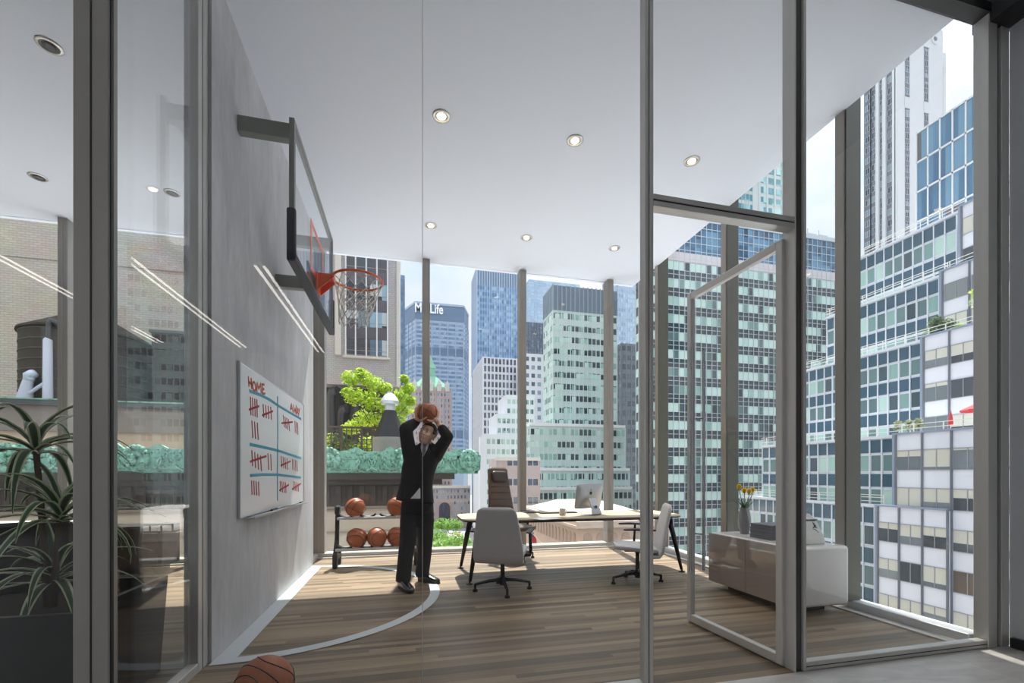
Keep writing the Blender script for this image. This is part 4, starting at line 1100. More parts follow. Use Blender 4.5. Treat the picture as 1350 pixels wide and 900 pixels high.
# 10 --- hazy tower and dark slab right of it
box_tower('office_tower', 'hazy pale blue tower just right of the last back mullion', 809, 846, 360, 320, 20, m_lblue, gm('powder blue glass', ['a4bcd2', 'b4cade', '8fabc6'], 2, 3.8, 320), 3.8, .6, 3.1, 2, M('pale blue mullion'), .3, .3, 60)
box_tower('office_building', 'dark grey slab in the gap beside the big green glass tower', 819, 852, 452, 160, 16, M('dark grey stone', '6f747b', .7), gm('dark slab glass', ['525a63', '626b75', '454c55'], 2, 3.7, 160), 3.7, .8, 2.7, 2.2, M('dark grey stone'), .5, .2, -10)

# 11 --- big green glass tower
Y = 82.0
x0, x1 = xat(850, Y), xat(1113, Y); zt = zat(1060, 312, Y=Y); d11 = yat(839, x0)-Y
B = Bld('office_tower', 'huge green glass curtain wall tower filling the side windows behind the door', 'building', x0, Y)
m_mu11 = M('pale aluminium mullion', 'c3ccd0', .35, .3)
B.body(x0, x1, Y, Y+d11, GZ, zt, M('dark green spandrel glass', '34444a', .12, 0, .6, .12, .4))
poly = [(x0, Y+d11), (x0, Y), (x1, Y)]
zp = zat(955, 350, Y=Y)
m_top = gm('deep blue crown glass', ['2f5674', '3d6a8a', '466f8c', '284a66', '5b8aa8'], 1.33, 1.9, Y)
mb = MB(); strip(mb, poly, zp+1.6, zt, .08); B.put('crown_glazing', mb, m_top)
mb = MB(); strip(mb, poly, zp-.3, zp+1.6, .12); B.put('pale_band', mb, M('pale pink stone band', 'c9c2c3', .6))
st11 = 3.75
m_v11 = facade_mat('vision glass with blinds', ['86aca5', 'aecdc5', '44585c', '9abbb2', '2b3a3f', '719089', 'bdd5cd', '56706f'], 1.33, st11, (0, Y, zp), 0, .12, 'bcd6cd', None, .5, .5)
B.bands(poly, GZ, zp-.4, st11, 1.9, 3.7, m_v11, .08, zmin=-24)
mb = MB(); fins(mb, poly, -26, zt, 1.33, .1, .18)
k = 0
z = zp-.4
while z > -24:
    for dz in (-.05, -1.85, -2.8): strip(mb, [poly[1], poly[2]], z+dz-.045, z+dz+.045, .14)
    z -= st11
for j in range(6): zz = zt-j*1.7; strip(mb, [poly[1], poly[2]], zz-.06, zz+.06, .16)
B.put('mullion_grid', mb, m_mu11)
mb = MB(); strip(mb, poly, zt-.3, zt+.6, .3); B.put('parapet', mb, m_mu11)
for j, xx in enumerate((xat(1075, Y), xat(1090, Y))):
    mb = MB(); mb.box(xx-1.2, xx+1.2, Y+.8, Y+3, zt, zt+1.6); mb.tube([(xx, Y+2, zt+1.6), (xx, Y+2, zt+3.4)], .12, 6); B.put('rooftop_unit', mb, m_mu11)
# 12 --- teal tower rising over it
B, x0, x1, zt, dp, poly = box_tower('office_tower', 'pale teal tower rising above the green glass tower over the door transom', 958, 1046, 140, 135, 20, M('pale cream pier', 'cdd6d3', .6), None, 3.7, .6, 2.9, 2.2, None)
for q, (a, b, m_) in enumerate(((958, 992, gm('teal glass', ['6fa6b4', '8cc0ca', '5b92a2', 'a6d2d6'], 1.5, 3.7, 135)), (1001, 1041, gm('aqua paired glass', ['79adb5', '9fcfd0', 'bfe3df', '6798a3'], 1.9, 3.7, 135)))):
    B.bands([(xat(a, 135), 135), (xat(b, 135), 135)], GZ, zt, 3.7, .7, 3.0, m_, .1, zmin=55)
mb = MB(); fins(mb, [(xat(958, 135), 135), (xat(992, 135), 135)], 55, zt, 1.5, .16, .2); fins(mb, [(xat(1001, 135), 135), (xat(1041, 135), 135)], 55, zt, 3.8, .8, .25); B.put('mullion_grid', mb, M('pale cream pier'))

# 13 --- limestone tower
Y = 105.0
xc = xat(1184, Y); xr = xat(1252, Y); yf = yat(1139, xc); zt = zat(1241, 40, Y=Y); zt2 = zat(1250, 66, Y=Y)
m_l13 = M('pale limestone panel', 'e9e9ea', .8, 0, .25, .04, .25)
B = Bld('stone_tower', 'pale limestone tower with narrow vertical window strips, upper part of the end window', 'building', xc, Y)
xs = xat(1243, Y)
mb = MB(); mb.prism([(xc, Y), (xs, Y), (xs, yf), (xc, yf)], GZ, zt); B.put('wall', mb, m_l13)
B.body(xs, xr, Y+1, yf, GZ, zt2, m_l13, 'shoulder'); 
items = []
dk = M('dark bronze spandrel', '7d8087', .5)
for px_ in (1196, 1221, 1245):
    x = xat(px_, Y); yy = Y if px_ < 1243 else Y+1; top = zt-7 if px_ < 1240 else zt2-5
    mb = MB(); mb.box(x-.95, x+.95, yy-.05, yy+.02, 20, top); B.put('window_bay', mb, dk)
    for r_ in range(22): items.append((x, yy-.05, top-2.6-r_*3.5, 0))
    mb = MB(); mb.box(x-1.2, x+1.2, yy-.18, yy, top, top+2.4); mb.box(x-1.1, x+1.1, yy-.16, yy, top-21, top-17.5); B.put('carved_panel', mb, m_white)
for px_ in (1144, 1152.5, 1161.5, 1174):
    y = yat(px_, xc); top = zt-9
    mb = MB(); mb.box(xc-.05, xc+.02, y-1.2, y+1.2, 20, top); B.put('window_bay', mb, dk)
    for r_ in range(22): items.append((xc-.05, y, top-2.6-r_*3.5, -PI/2))
B.wins(items, win_box(1.5, 2.0, 2), [m_white, gm('grey window glass', ['586473', '7a8898', '97a5b3', '485360'], 2, 3.5, Y)])
for py_ in (1158, 1167, 1180, 1186):
    y = yat(min(py_, 1183.5), xc); mb = MB(); mb.box(xc-.6, xc, y-.5, y+.5, 10, zt-3); B.put('pier', mb, m_l13)
mb = MB(); xm_ = xat(1232, Y); zc_ = zat(1232, 52, Y=Y); mb.tube([(xm_, Y-.25, zc_), (xm_, Y+.1, zc_)], 1.6, 20); B.put('roundel', mb, m_white)
mb = MB(); mb.tube([(xm_, Y-.3, zc_), (xm_, Y-.24, zc_)], .75, 8); B.put('roundel_boss', mb, dk)
# 15 --- terraced blue and white office building across the side street
m_tfr = M('white facade frame', 'd3d8de', .5, 0, .4, .03, .3); m_tpan = M('pale blue white panel', 'e0e2e9', .35, 0, .5, .04, .4)
m_tsp = M('deep teal spandrel glass', '365566', .15, 0, .6, .1, .3); m_rail = M('white terrace railing', 'e2e2da', .5); m_deck = M('terrace paving', 'c9c3b8', .9)
T = [  # X plane, roof row at column 1134, far column, near column, grey block corner, storeys
    (65.0, 341, 1112, 1262, 1268, 2), (60.5, 403, 1091, 1239, 1243, 2), (56.0, 470, 1040, 1216, 1218, 3), (48.0, 578, 1006, 1180, 1181.5, 2), (47.6, 664.5, 962, 1154, 1158, 4)]
B = Bld('terraced_building', 'white and teal terraced office building stepping down beside the end window', 'building', 56, 40)
tw = pane_mat('teal office panes', ['44565c', '86aaa2', '5b7274', 'a3c6bb', '3a4a50', '789a94', 'b4d0c5', '64807f'])
gw = pane_mat('grey office panes', ['5b6267', '6d767a', '4b5055', '858c8c', '6b5f55', '7a8286'], .12, 'cfcdc0', .65, 1.95)
blue_items, grey_items = [], []
zr = [zat(1134, p[1], X=p[0]) for p in T]+[-19.0]
for k, (X, pr, pf, pn, pc, ns) in enumerate(T):
    zt, zb = zr[k], zr[k+1]
    yf, yn, yc = yat(pf, X), yat(pn, X), yat(pc, X-1)
    st = (zt-zb)/ns
    xback = T[k-1][0]+1 if k else 82
    B.body(X, xback+6, yn-.3, yf, zb-(.2 if k < 4 else 14), zt, m_tfr, 'tier')
    nb = max(3, round((yf-yn)/1.18)); bw = (yf-yn)/nb
    for s_ in range(ns):
        top = zt-.3-s_*st
        mb = MB(); mb.box(X-.06, X+.02, yn+.05, yf-.05, top-st*.37, top); B.put('spandrel', mb, m_tsp)
        for i in range(nb): blue_items.append((X-.02, yn+(i+.5)*bw, top-st*.93, -PI/2, st*.5/1.5))
    mb = MB()
    for i in range(nb+1): mb.box(X-.16, X, yn+i*bw-.06, yn+i*bw+.06, zb-(0 if k < 4 else 4), zt-.2)
    B.put('mullion_grid', mb, m_tfr)
    mb = MB(); mb.box(X-.25, X+.3, yn-.3, yf+.1, zt-.18, zt+.12); B.put('roof_edge', mb, m_tfr)
    # grey block at the near end of the tier
    XG = X-1.0; yend = 15.0 if k < 4 else yat(1250, XG)
    zb_g = zb-.2 if k < 3 else -20
    B.body(XG, xback+5, yend, yc, zb_g, zt+.05, m_tpan, 'panel_block')
    mb = MB(); mb.box(XG-.12, XG+.25, yc-.02, yc+.3, zb_g, zt+.1); mb.box(XG-.15, XG+.3, yend, yc+.3, zt, zt+.18); B.put('edge_trim', mb, M('blue grey trim', '8f9cb0', .4, .2))
    nb = max(1, round((yc-yend)/2.35)); gb = (yc-yend)/nb; stg = 3.6
    nrow = int((zt-(zb if k < 3 else -18))/stg+.3)
    mb = MB()
    for i in range(nb+1): mb.box(XG-.14, XG, yc-i*gb-.07, yc-i*gb+.07, zb_g, zt)
    B.put('fin_grid', mb, M('dark panel joint', '6d727b', .45, .2))
    for r_ in range(nrow):
        z = zt-1.55-r_*stg-1.95
        if z < zb_g: continue
        for i in range(nb): grey_items.append((XG-.02, yc-(i+.5)*gb, z, -PI/2))
    # terrace railing
    if True:
        mb = MB()
        for z in (.45, .85, 1.1): mb.box(X-.3, X-.24, yc, yf, zt+z-.03, zt+z+.03)
        n_ = int((yf-yc)/2.4)
        for i in range(n_+1): mb.box(X-.295, X-.245, yc+i*2.4-.04, yc+i*2.4+.04, zt, zt+1.125)
        B.put('railing', mb, m_rail)
        if 0 < k < 4:
            mb = MB()
            for z in (.5, .9): mb.box(XG+.1, XG+.16, yend, yc, zt+z-.03, zt+z+.03)
            for i in range(int((yc-yend)/2.4)+1): mb.box(XG+.105, XG+.155, yend+i*2.4-.04, yend+i*2.4+.04, zt, zt+.925)
            B.put('railing', mb, m_rail)
B.wins(blue_items, win_box(1.08, 1.5, 1), [m_tfr, tw], 'casement_window')
B.wins(grey_items, win_box(2.15, 1.95, 2), [M('grey window frame', '9a9da3', .4, .2), gw], 'window')
# tall blue glass penthouse set back above the terraces
X = 72.0; y0, y1 = 12.0, yat(1209, X); zt, zb = zat(1209, 176, X=X), zr[0]+.2
B2 = Bld('glass_penthouse_block', 'set back block of tall blue panes with white grid above the terraced building', 'building', X, y1, zb)
B2.body(X, X+12, y0, y1, zb, zt, M('slate glass body', '51708a', .15, 0, .5))
m_pb = facade_mat('tall blue panes', ['4d7692', '5d86a2', '446b88', '6f96af'], 1.45, 4.3, (X, y1, zb), 0, .1, '6a5f66', None, .12, .35)
B2.bands([(X, y0), (X, y1)], zb, zt, 4.3, .22, 4.15, m_pb, .06)
mb = MB(); fins(mb, [(X, y0), (X, y1)], zb, zt, 1.45, .16, .2)
for i in range(int((zt-zb)/4.3)+1): strip(mb, [(X, y0), (X, y1)], zt-i*4.3-.14, zt-i*4.3+.1, .2)
B2.put('mullion_grid', mb, m_white)

# ------------------------------------------------------------------ planting
def leafy(mb, c, r, n, size, flat=1.0, seed=0):
    rnd = random.Random(seed)
    for i in range(n):
        d = Vector((rnd.gauss(0, 1), rnd.gauss(0, 1), rnd.gauss(0, 1))); d.normalize()
        p = Vector(c)+Vector((d.x*r, d.y*r, d.z*r*flat))*(rnd.random()**.45)
        a = Vector((rnd.gauss(0, 1), rnd.gauss(0, 1), rnd.gauss(0, .6))).normalized(); b = a.orthogonal().normalized()
        s_ = size*(.6+.8*rnd.random()); k = len(mb.v)
        mb.v += [tuple(p-a*s_), tuple(p+b*s_*.5+Vector((0, 0, .12*s_))), tuple(p+a*s_), tuple(p-b*s_*.5)]
        mb.face((k, k+1, k+2, k+3))
def leaf_mat(name, a, b, c):
    t = NT(name); g = t.n('NewGeometry').outputs['Random Per Island']
    col = t.ramp(g, [(0, lin(a)), (.5, lin(b)), (1, lin(c))])
    bs = t.bsdf(col, .55, 0, .3); bs.inputs['Subsurface Weight'].default_value = 0
    tr = t.n('BsdfTranslucent'); t.set(tr.inputs[0], col); mx = t.n('MixShader'); mx.inputs[0].default_value = .45
    t.t.links.new(bs.outputs[0], mx.inputs[1]); t.t.links.new(tr.outputs[0], mx.inputs[2]); t.t.links.new(mx.outputs[0], t.out.inputs[0])
    return t.mat
m_lime_leaf = leaf_mat('lime green leaves', '86a818', 'b4d030', 'd8e85a'); m_mid_leaf = leaf_mat('mid green leaves', '5d8a3a', '83b04c', 'a5c86a'); m_dark_leaf = leaf_mat('dark green leaves', '32502a', '4d6f35', '6e8c44')
m_bark = M('brown bark', '5a4a3c', .9)
def tree(name, label, cat, base, clumps, leafm, leaf=.16, n=260, group=None, seed=1, trunk=.12):
    t = thing(name, label, cat, base, 0, group); b = Vector(base)
    mb = MB()
    for i, (x, y, z, r) in enumerate(clumps): leafy(mb, (x, y, z), r, n, leaf, .85, seed*97+i)
    mb.build('foliage', leafm, t)
    mb = MB(); rnd = random.Random(seed)
    top = max(c[2] for c in clumps)
    mb.tube([(0, 0, 0), (rnd.uniform(-.1, .1)*top*.2, 0, top*.4), (0, 0, top*.8)], [trunk, trunk*.7, trunk*.3], 8)
    for x, y, z, r in clumps: mb.tube([(0, 0, z*.35), (x*.5, y*.5, z*.7), (x, y, z)], [trunk*.45, trunk*.3, trunk*.12], 6)
    mb.build('trunk', m_bark, t, True)
    return t
# ------------------------------------------------------------------ low neighbour with a green copper cornice
Yc = 22.0
xr = xat(634, Yc); z0c, z1c = zat(500, 624, Y=Yc), zat(500, 597, Y=Yc)
m_copper = None
def copper_mat():
    t = NT('weathered green copper'); g = t.n('TexCoord').outputs['Object']
    n1 = t.n('TexNoise', i_Scale=2.2, i_Detail=7.0, i_Roughness=.65); t.set(n1.inputs['Vector'], g)
    n2 = t.n('TexNoise', i_Scale=9.0, i_Detail=5.0); t.set(n2.inputs['Vector'], g)
    col = t.ramp(n1.outputs[0], [(.3, lin('5b8a77')), (.5, lin('7cab95')), (.7, lin('9cc4b1'))])
    col = t.mix(t.ramp(n2.outputs[0], [(.55, (0,0,0,1)), (.66, (1,1,1,1))]), col, lin('4b4436'))
    t.bsdf(col, .7, .1, .3, n2.outputs[0], .3); return t.mat
m_copper = copper_mat(); m_dkst = M('dark stone with painted shade', '4b433c', .9, 0, .2, .2, .8); m_beige = M('beige limestone courses', 'bfae98', .85, 0, .2, .1, .5)  # m_dkst: shade under the cornice is put into the stone colour
N = Bld('cornice_building', 'low beige stone building with an ornate green copper cornice below the windows', 'building', 0, Yc)
N.body(-40, xat(560, Yc)+.2, Yc+1.4, 46, GZ, 1.9, m_beige)
for i in range(7): N.body(-40, xat(560, Yc)+.3, Yc+1.33, Yc+1.4, -.6-i*1.1, -.52-i*1.1, M('dark joint stone', '9b8b78', .9), 'stone_course')  # darker strips along the course joints
mb = MB(); prof = [(1.2, 0), (.35, 0), (.3, .12), (.08, .2), (.05, .62), (0, .68), (0, .86), (.25, .95), (1.2, .95)]
hC = z1c-z0c
mb.loft([[(x, Yc+y, z0c+z*hC/.95) for y, z in prof] for x in (-40, xr-.35)]); 
mb.loft([[(xr-.35+.35*(1-y/1.2), Yc+y, z0c+z*hC/.95) for y, z in prof], [(xr-.35, Yc+1.2, z0c+z*hC/.95) for y, z in prof]], cap=False)
mb.loft([[(xr-y, Yc+0.0, z0c+z*hC/.95) for y, z in prof], [(xr-y, 46, z0c+z*hC/.95) for y, z in prof]])
N.put('cornice', mb, m_copper)
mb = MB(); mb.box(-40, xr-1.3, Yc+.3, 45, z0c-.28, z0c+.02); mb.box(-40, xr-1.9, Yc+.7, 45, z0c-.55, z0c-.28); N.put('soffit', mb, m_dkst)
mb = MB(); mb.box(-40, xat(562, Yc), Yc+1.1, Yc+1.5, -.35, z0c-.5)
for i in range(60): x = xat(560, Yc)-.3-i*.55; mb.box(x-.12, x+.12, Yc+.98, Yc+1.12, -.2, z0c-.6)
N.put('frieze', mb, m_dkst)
# wavy crest and palmettes along the top edge
mb = MB(); P = []
nn = 900
x0 = -22.0
for i in range(nn+1):
    x = x0+(xr-.1-x0)*i/nn; ph = (x*.62) % 1.0
    P.append((x, z1c-.02+.08+.2*max(0, math.cos((ph-.5)*2*PI))**2+.05*abs(math.sin(x*5.1))))
for a, b in zip(P, P[1:]): 
    mb.loft([[(a[0], Yc-.02, z1c-.1), (a[0], Yc+.16, z1c-.1), (a[0], Yc+.16, a[1]), (a[0], Yc-.02, a[1])], [(b[0], Yc-.02, z1c-.1), (b[0], Yc+.16, z1c-.1), (b[0], Yc+.16, b[1]), (b[0], Yc-.02, b[1])]], cap=False)
N.put('crest', mb, m_copper)
def lion(px, s=.78, lab=None):
    x = xat(px, Yc); z = (z0c+z1c)/2+.12; y = Yc-.12; mb = MB(); q = s
    mb.sphere((x, y+.1, z+.02), .42*q, .25*q, .48*q, 20, 14)
    for i in range(14):
        a = 2*PI*i/14; mb.sphere((x+.5*q*math.cos(a), y+.08, z+.08+.52*q*math.sin(a)), .17*q, .16*q, .2*q, 8, 6)
    mb.sphere((x, y-.18, z-.12), .2*q, .2*q, .18*q, 12, 8); mb.sphere((x, y-.16, z+.08), .12*q, .14*q, .2*q, 10, 8)
    for sx in (-1, 1): mb.sphere((x+sx*.2*q, y-.06, z+.16), .13*q, .1*q, .1*q, 8, 6); mb.sphere((x+sx*.3*q, y+.02, z-.1), .16*q, .12*q, .18*q, 8, 6); mb.sphere((x+sx*.34*q, y-.02, z+.42), .1*q, .08*q, .12*q, 8, 6)
    mb.sphere((x, y-.05, z-.42), .15*q, .12*q, .2*q, 8, 6)
    N.put('lion_head', mb, m_copper, None, True)
for px in (434, 530, 618, 10, 180): lion(px)
mb = MB()
def scroll(px, n=9):
    x = xat(px, Yc); z = (z0c+z1c)/2
    for s in (-1, 1):
        P = [(x+s*(.15+.55*(i/n)+.18*math.cos(i*.9)), Yc-.05, z-.1+.28*math.sin(i*.75)) for i in range(n)]
        mb.tube(P, [.055-.004*i for i in range(n)], 6)
    for i in range(5): a = PI*(.1+.2*i); mb.sphere((x+.24*math.cos(a), Yc-.0, z+.05+.24*math.sin(a)), .07, .06, .11, 8, 6)
for px in (480, 500, 566, 590, 58, 85, 150, 220): scroll(px)
N.put('scroll_ornament', mb, m_copper, None, True)
# --- roof of it: trellis, tree, chimney vent
ROOF = 1.9
Yt = 26.0
t = thing('trellis_fence', 'dark wooden lattice fence on the neighbouring roof below the tree', 'fence', (xat(452, Yt), Yt, ROOF))
xa, xb = xat(395, Yt), xat(503, Yt); zt = zat(450, 563, Y=Yt)
m_tr = M('dark weathered wood', '4d4238', .85)
mb = MB(); i = xa
while i < xb: mb.box(i-.03, i+.03, Yt-.02, Yt+.01, ROOF, zt); i += .27
z = ROOF+.1
while z < zt: mb.box(xa, xb, Yt-.035, Yt-.02, z-.025, z+.025); z += .24
mb.build('lattice', m_tr, t, off=t.location)
mb = MB(); mb.box(xa, xb, Yt-.05, Yt+.04, zt-.05, zt+.06); mb.build('top_rail', m_tr, t, off=t.location)
for k in range(5):
    x = xa+(xb-xa)*k/4; mb = MB(); mb.box(x-.06, x+.06, Yt-.06, Yt+.06, ROOF, zt+.08); mb.build('post', m_tr, t, off=t.location)
Yv = 24.6; xv = xat(514, Yv)
t = thing('chimney_vent', 'black conical chimney vent with a silver cap on a round grey base', 'chimney', (xv, Yv, ROOF))
zd = zat(514, 577, Y=Yv)-ROOF; zk = zat(514, 541, Y=Yv)-ROOF; zk2 = zat(514, 517, Y=Yv)-ROOF
mb = MB(); mb.lathe([(.9, 0), (.9, zd-.02), (.8, zd)], 28); mb.build('drum', M('streaked grey concrete', '8d8680', .9, 0, .2, .2, 2), t, 'auto')
mb = MB(); mb.lathe([(.84, zd), (.82, zd+.04), (.3, zk), (.28, zk)], 8); mb.build('cone', M('black tar coat', '18181b', .6), t)
m_zn = M('galvanised steel cap', 'c9cbcc', .4, .5)
mb = MB(); mb.lathe([(.27, zk), (.27, zk+.35), (.3, zk+.36)], 24); mb.lathe([(.46, zk+.32), (.5, zk+.5), (.42, zk+.62), (.25, zk2-.12), (.18, zk2-.1), (.16, zk2), (.02, zk2+.02)], 24); mb.build('cap', m_zn, t, 'auto')
Yq = 30.0; bx = xat(500, Yq); b = (bx, Yq, ROOF)
cl = []
for px, py, r in ((462, 500, .75), (478, 496, .8), (492, 505, .85), (470, 525, .95), (490, 530, 1.0), (508, 512, .6), (512, 535, .9), (527, 520, .75), (538, 512, .6), (533, 538, .8), (541, 530, .5), (480, 552, 1.0), (500, 556, 1.0), (525, 558, .8), (462, 562, .8), (455, 515, .45), (474, 489, .4), (533, 500, .4)):
    p = at(px, py, Y=Yq); cl.append((p.x-bx, ((px*7+py*3) % 7-3)*.25, p.z-ROOF, r*.78))
tree('roof_tree', 'lime green young tree on the neighbouring roof, behind the trellis', 'tree', b, cl, m_lime_leaf, .115, 330, None, 3, .1)
Ys = 27.5
for q, (pa, lb, mt) in enumerate(((430, 'yellow green shrub behind the lattice fence, at its outer end', m_lime_leaf), (447, 'dark shrub behind the middle of the lattice fence', m_dark_leaf), (485, 'yellow green shrub behind the lattice fence next to the chimney', m_lime_leaf))):
    x = xat(pa, Ys); tree('roof_shrub', lb, 'shrub', (x, Ys, ROOF), [(-.6, 0, .7, .75), (.5, .1, .8, .8), (0, 0, 1.2, .7)], mt, .12, 170, 'shrubs behind the lattice fence', 20+q, .05)
# --- beige brick wall, tank and parapet behind the left room
Yb = 36.0
N2 = Bld('brick_building', 'tall windowless beige brick wall seen through the left room', 'building', -30, Yb)
N2.body(-75, -13, Yb, Yb+12, GZ, 40, m_bbrick)
mb = MB(); mb.box(-75, -12.9, Yb-.08, Yb, zat(50, 340, Y=Yb)-.05, zat(50, 340, Y=Yb)+.08); N2.put('brick_course', mb, m_bbrick)
Yp = 27.5; zp = zat(45, 527, Y=Yp); zm = zat(45, 568, Y=Yp)
N3 = Bld('roof_parapet_building', 'low penthouse with green edged coping carrying the dark water tank', 'building', -20, Yp)
N3.body(-45, -8, Yp, 35.5, 1.95, zm, m_beige); N3.body(-45, -8, Yp-.12, 35.5, zm, zp-.3, M('grey brown render', '8b827b', .9, 0, .2, .1, .6), 'upper_wall')
N3.body(-45, -8, Yp-.35, Yp+.2, zp-.3, zp-.02, M('dark coping', '4a4c4b', .6), 'coping'); N3.body(-45, -8, Yp-.4, Yp+.25, zp-.02, zp+.05, m_copper, 'coping_edge'); N3.body(-45, -8, Yp+.25, 35.5, zp-.3, zp-.1, m_roofg, 'roof')
Yk = 31.5; xk0 = xat(29, Yk-.6); R_ = 2.9; xk = xk0+R_
t = thing('water_tank', 'dark brown wooden roof water tank with conical lid', 'water tank', (xk, Yk, zp-.1))
m_tank = M('dark tarred wood', '40392f', .85, 0, .2, .2, 2); ze = zat(60, 445, Y=Yk)-(zp-.1)
mb = MB(); mb.lathe([(R_, 0), (R_, ze), (R_-.05, ze)], 48); mb.build('barrel', m_tank, t, 'auto')
mb = MB(); mb.lathe([(R_+.12, ze-.06), (R_+.1, ze+.06), (.05, ze+1.9)], 48); mb.build('lid', m_tank, t)
for i in range(8):
    z = .35+i*(ze-.5)/7; mb = MB(); mb.lathe([(R_+.003, z-.03), (R_+.03, z-.02), (R_+.03, z+.02), (R_+.003, z+.03)], 48, cap=False); mb.build('hoop_band', M('iron tank hoop', '57524a', .6, .4), t)
Yx = 28.4
m_pipe = M('white lagged pipe', 'b9bcc6', .6)
x = xat(63, Yx); t = thing('roof_pipe', 'tall white lagged pipe with a dark elbow in front of the tank', 'pipe', (x, Yx, zp-.1)); zt = zat(63, 420, Y=Yx)-(zp-.1)
mb = MB(); mb.tube([(0, 0, 0), (0, 0, zt*.75), (.04, 0, zt*.77)], [.21, .19, .14], 16); mb.build('lagging', m_pipe, t, 'auto')
mb = MB(); mb.tube([(.04, 0, zt*.74), (.05, 0, zt*.95), (.12, 0, zt*.99), (.3, .05, zt*.97), (.5, .1, zt*.92)], .12, 12); mb.build('elbow', M('dark iron elbow', '4a4a4c', .5, .3), t, True)
x = xat(38, Yx); t = thing('roof_vent', 'white hooded vent pipe leaning beside the tall pipe', 'vent', (x, Yx, zp-.1)); zt = zat(40, 493, Y=Yx)-(zp-.1)
mb = MB(); mb.tube([(-.2, 0, 0), (-.08, 0, zt*.6), (0, 0, zt*.85)], [.36, .24, .2], 14); mb.build('vent_body', m_pipe, t, 'auto')
mb = MB(); mb.tube([(0, 0, zt*.78), (.02, 0, zt*.97), (.16, -.05, zt), (.28, -.08, zt*.93)], [.22, .24, .24, .2], 14); mb.build('hood', M('pale blue hood', 'c3cbd9', .5), t, True)
mb = MB(); mb.tube([(.1, -.1, zt*.35), (.45, -.1, zt*.55), (.75, -.1, zt*.7)], .09, 10); mb.build('side_pipe', m_pipe, t, 'auto')
N4 = Bld('stair_bulkhead', 'dark brick stair bulkhead on the roof right of the water tank', 'building', -12, 29.5, zp-.2)
N4.body(-14.4, -8.5, 29.5, 35, zp-.2, zat(200, 438, Y=29.5), brick('dark brown brick', '4f4640', '453c37', '37312d', .4, .14, 1, .02))
N4.body(-14.5, -8.4, 29.4, 35, zat(200, 438, Y=29.5), zat(200, 438, Y=29.5)+.15, M('dark coping'), 'coping')
# --- beige club building with a white hipped roof, below the desk
Yr = 62.0; x0 = xat(762, Yr); zt = zat(762, 690, Y=Yr)
R1 = Bld('club_building', 'beige stone club building with arched windows below the desk', 'building', x0, Yr)
m_club = M('warm beige stone', 'c3ab99', .85, 0, .2, .06, .3)
XE, YE = x0+15.5, 94.0
R1.body(x0, XE, Yr, YE, GZ, zt, m_club); mb = MB(); mb.box(x0-.5, XE, Yr-.5, YE+.3, zt-.7, zt-.3); mb.box(x0-.3, XE, Yr-.3, YE+.1, zt-.3, zt+.3); R1.put('cornice', mb, M('pale stone cornice', 'cbb9aa', .85))
for i in range(18):
    mb = MB(); y = Yr+1.5+i*1.75; P = [(y-.5, zt-3.8), (y+.5, zt-3.8)]+[(y+.5*math.cos(a*PI/8), zt-2+.5*math.sin(a*PI/8)) for a in range(9)]
    mb.loft([[(x0-.12, p, z) for p, z in P], [(x0+.05, p, z) for p, z in P]]); R1.put('arched_window', mb, M('blind arch stone', 'ab9484', .85))
for i in range(7):
    mb = MB(); x = x0+1.6+i*2.1; P = [(x-.7, zt-5), (x+.7, zt-5)]+[(x+.7*math.cos(a*PI/8), zt-2.2+.7*math.sin(a*PI/8)) for a in range(9)]
    mb.loft([[(p, Yr+.05, z) for p, z in P], [(p, Yr-.12, z) for p, z in P]]); R1.put('arched_window', mb, M('blind arch stone'))
mb = MB(); mb.box(x0+.3, XE-.2, Yr+.3, YE-.3, zt+.3, zt+.5); R1.put('flat_roof', mb, m_roofg)
zq = zat(770, 661, Y=76)
mb = MB(); mb.loft([[(x0+.8, 66, zt+.5), (XE-.3, 66, zt+.5), (XE-.3, 92, zt+.5), (x0+.8, 92, zt+.5)], [(x0+4.5, 76, zq), (XE-4.5, 76, zq), (XE-4.5, 84, zq), (x0+4.5, 84, zq)]]); R1.put('hipped_roof', mb, M('white roof membrane', 'e3ddd8', .7))
mb = MB()
for i in range(13): mb.box(x0+.4+i*1.2, x0+.55+i*1.2, Yr+.2, Yr+.32, zt+.3, zt+1.3)
mb.box(x0+.4, XE-.2, Yr+.2, Yr+.32, zt+1.2, zt+1.35); R1.put('roof_railing', mb, m_club)
p = at(709, 711, Y=78.0)
t = thing('flag', 'red and blue flag hanging over the avenue left of the beige club building', 'flag', (p.x-.3, 78, p.z))
mb = MB(); mb.tube([(1.6, 0, -1.2), (-1.2, 0, 1.6)], .06, 8); mb.build('pole', m_white, t)
mb = MB(); mb.loft([[(-1.1, 0, 1.4), (-.1, 0, .5), (.3, .1, -1.2), (-.6, .05, -1.3)], [(-1.1, .06, 1.4), (-.1, .06, .5), (.3, .16, -1.2), (-.6, .11, -1.3)]]); mb.build('cloth', M('red flag cloth', 'b3222f', .7), t)
mb = MB(); mb.box(-1.15, -.5, -.03, .1, .55, 1.35); mb.build('canton', M('navy flag cloth', '2b3358', .7), t)
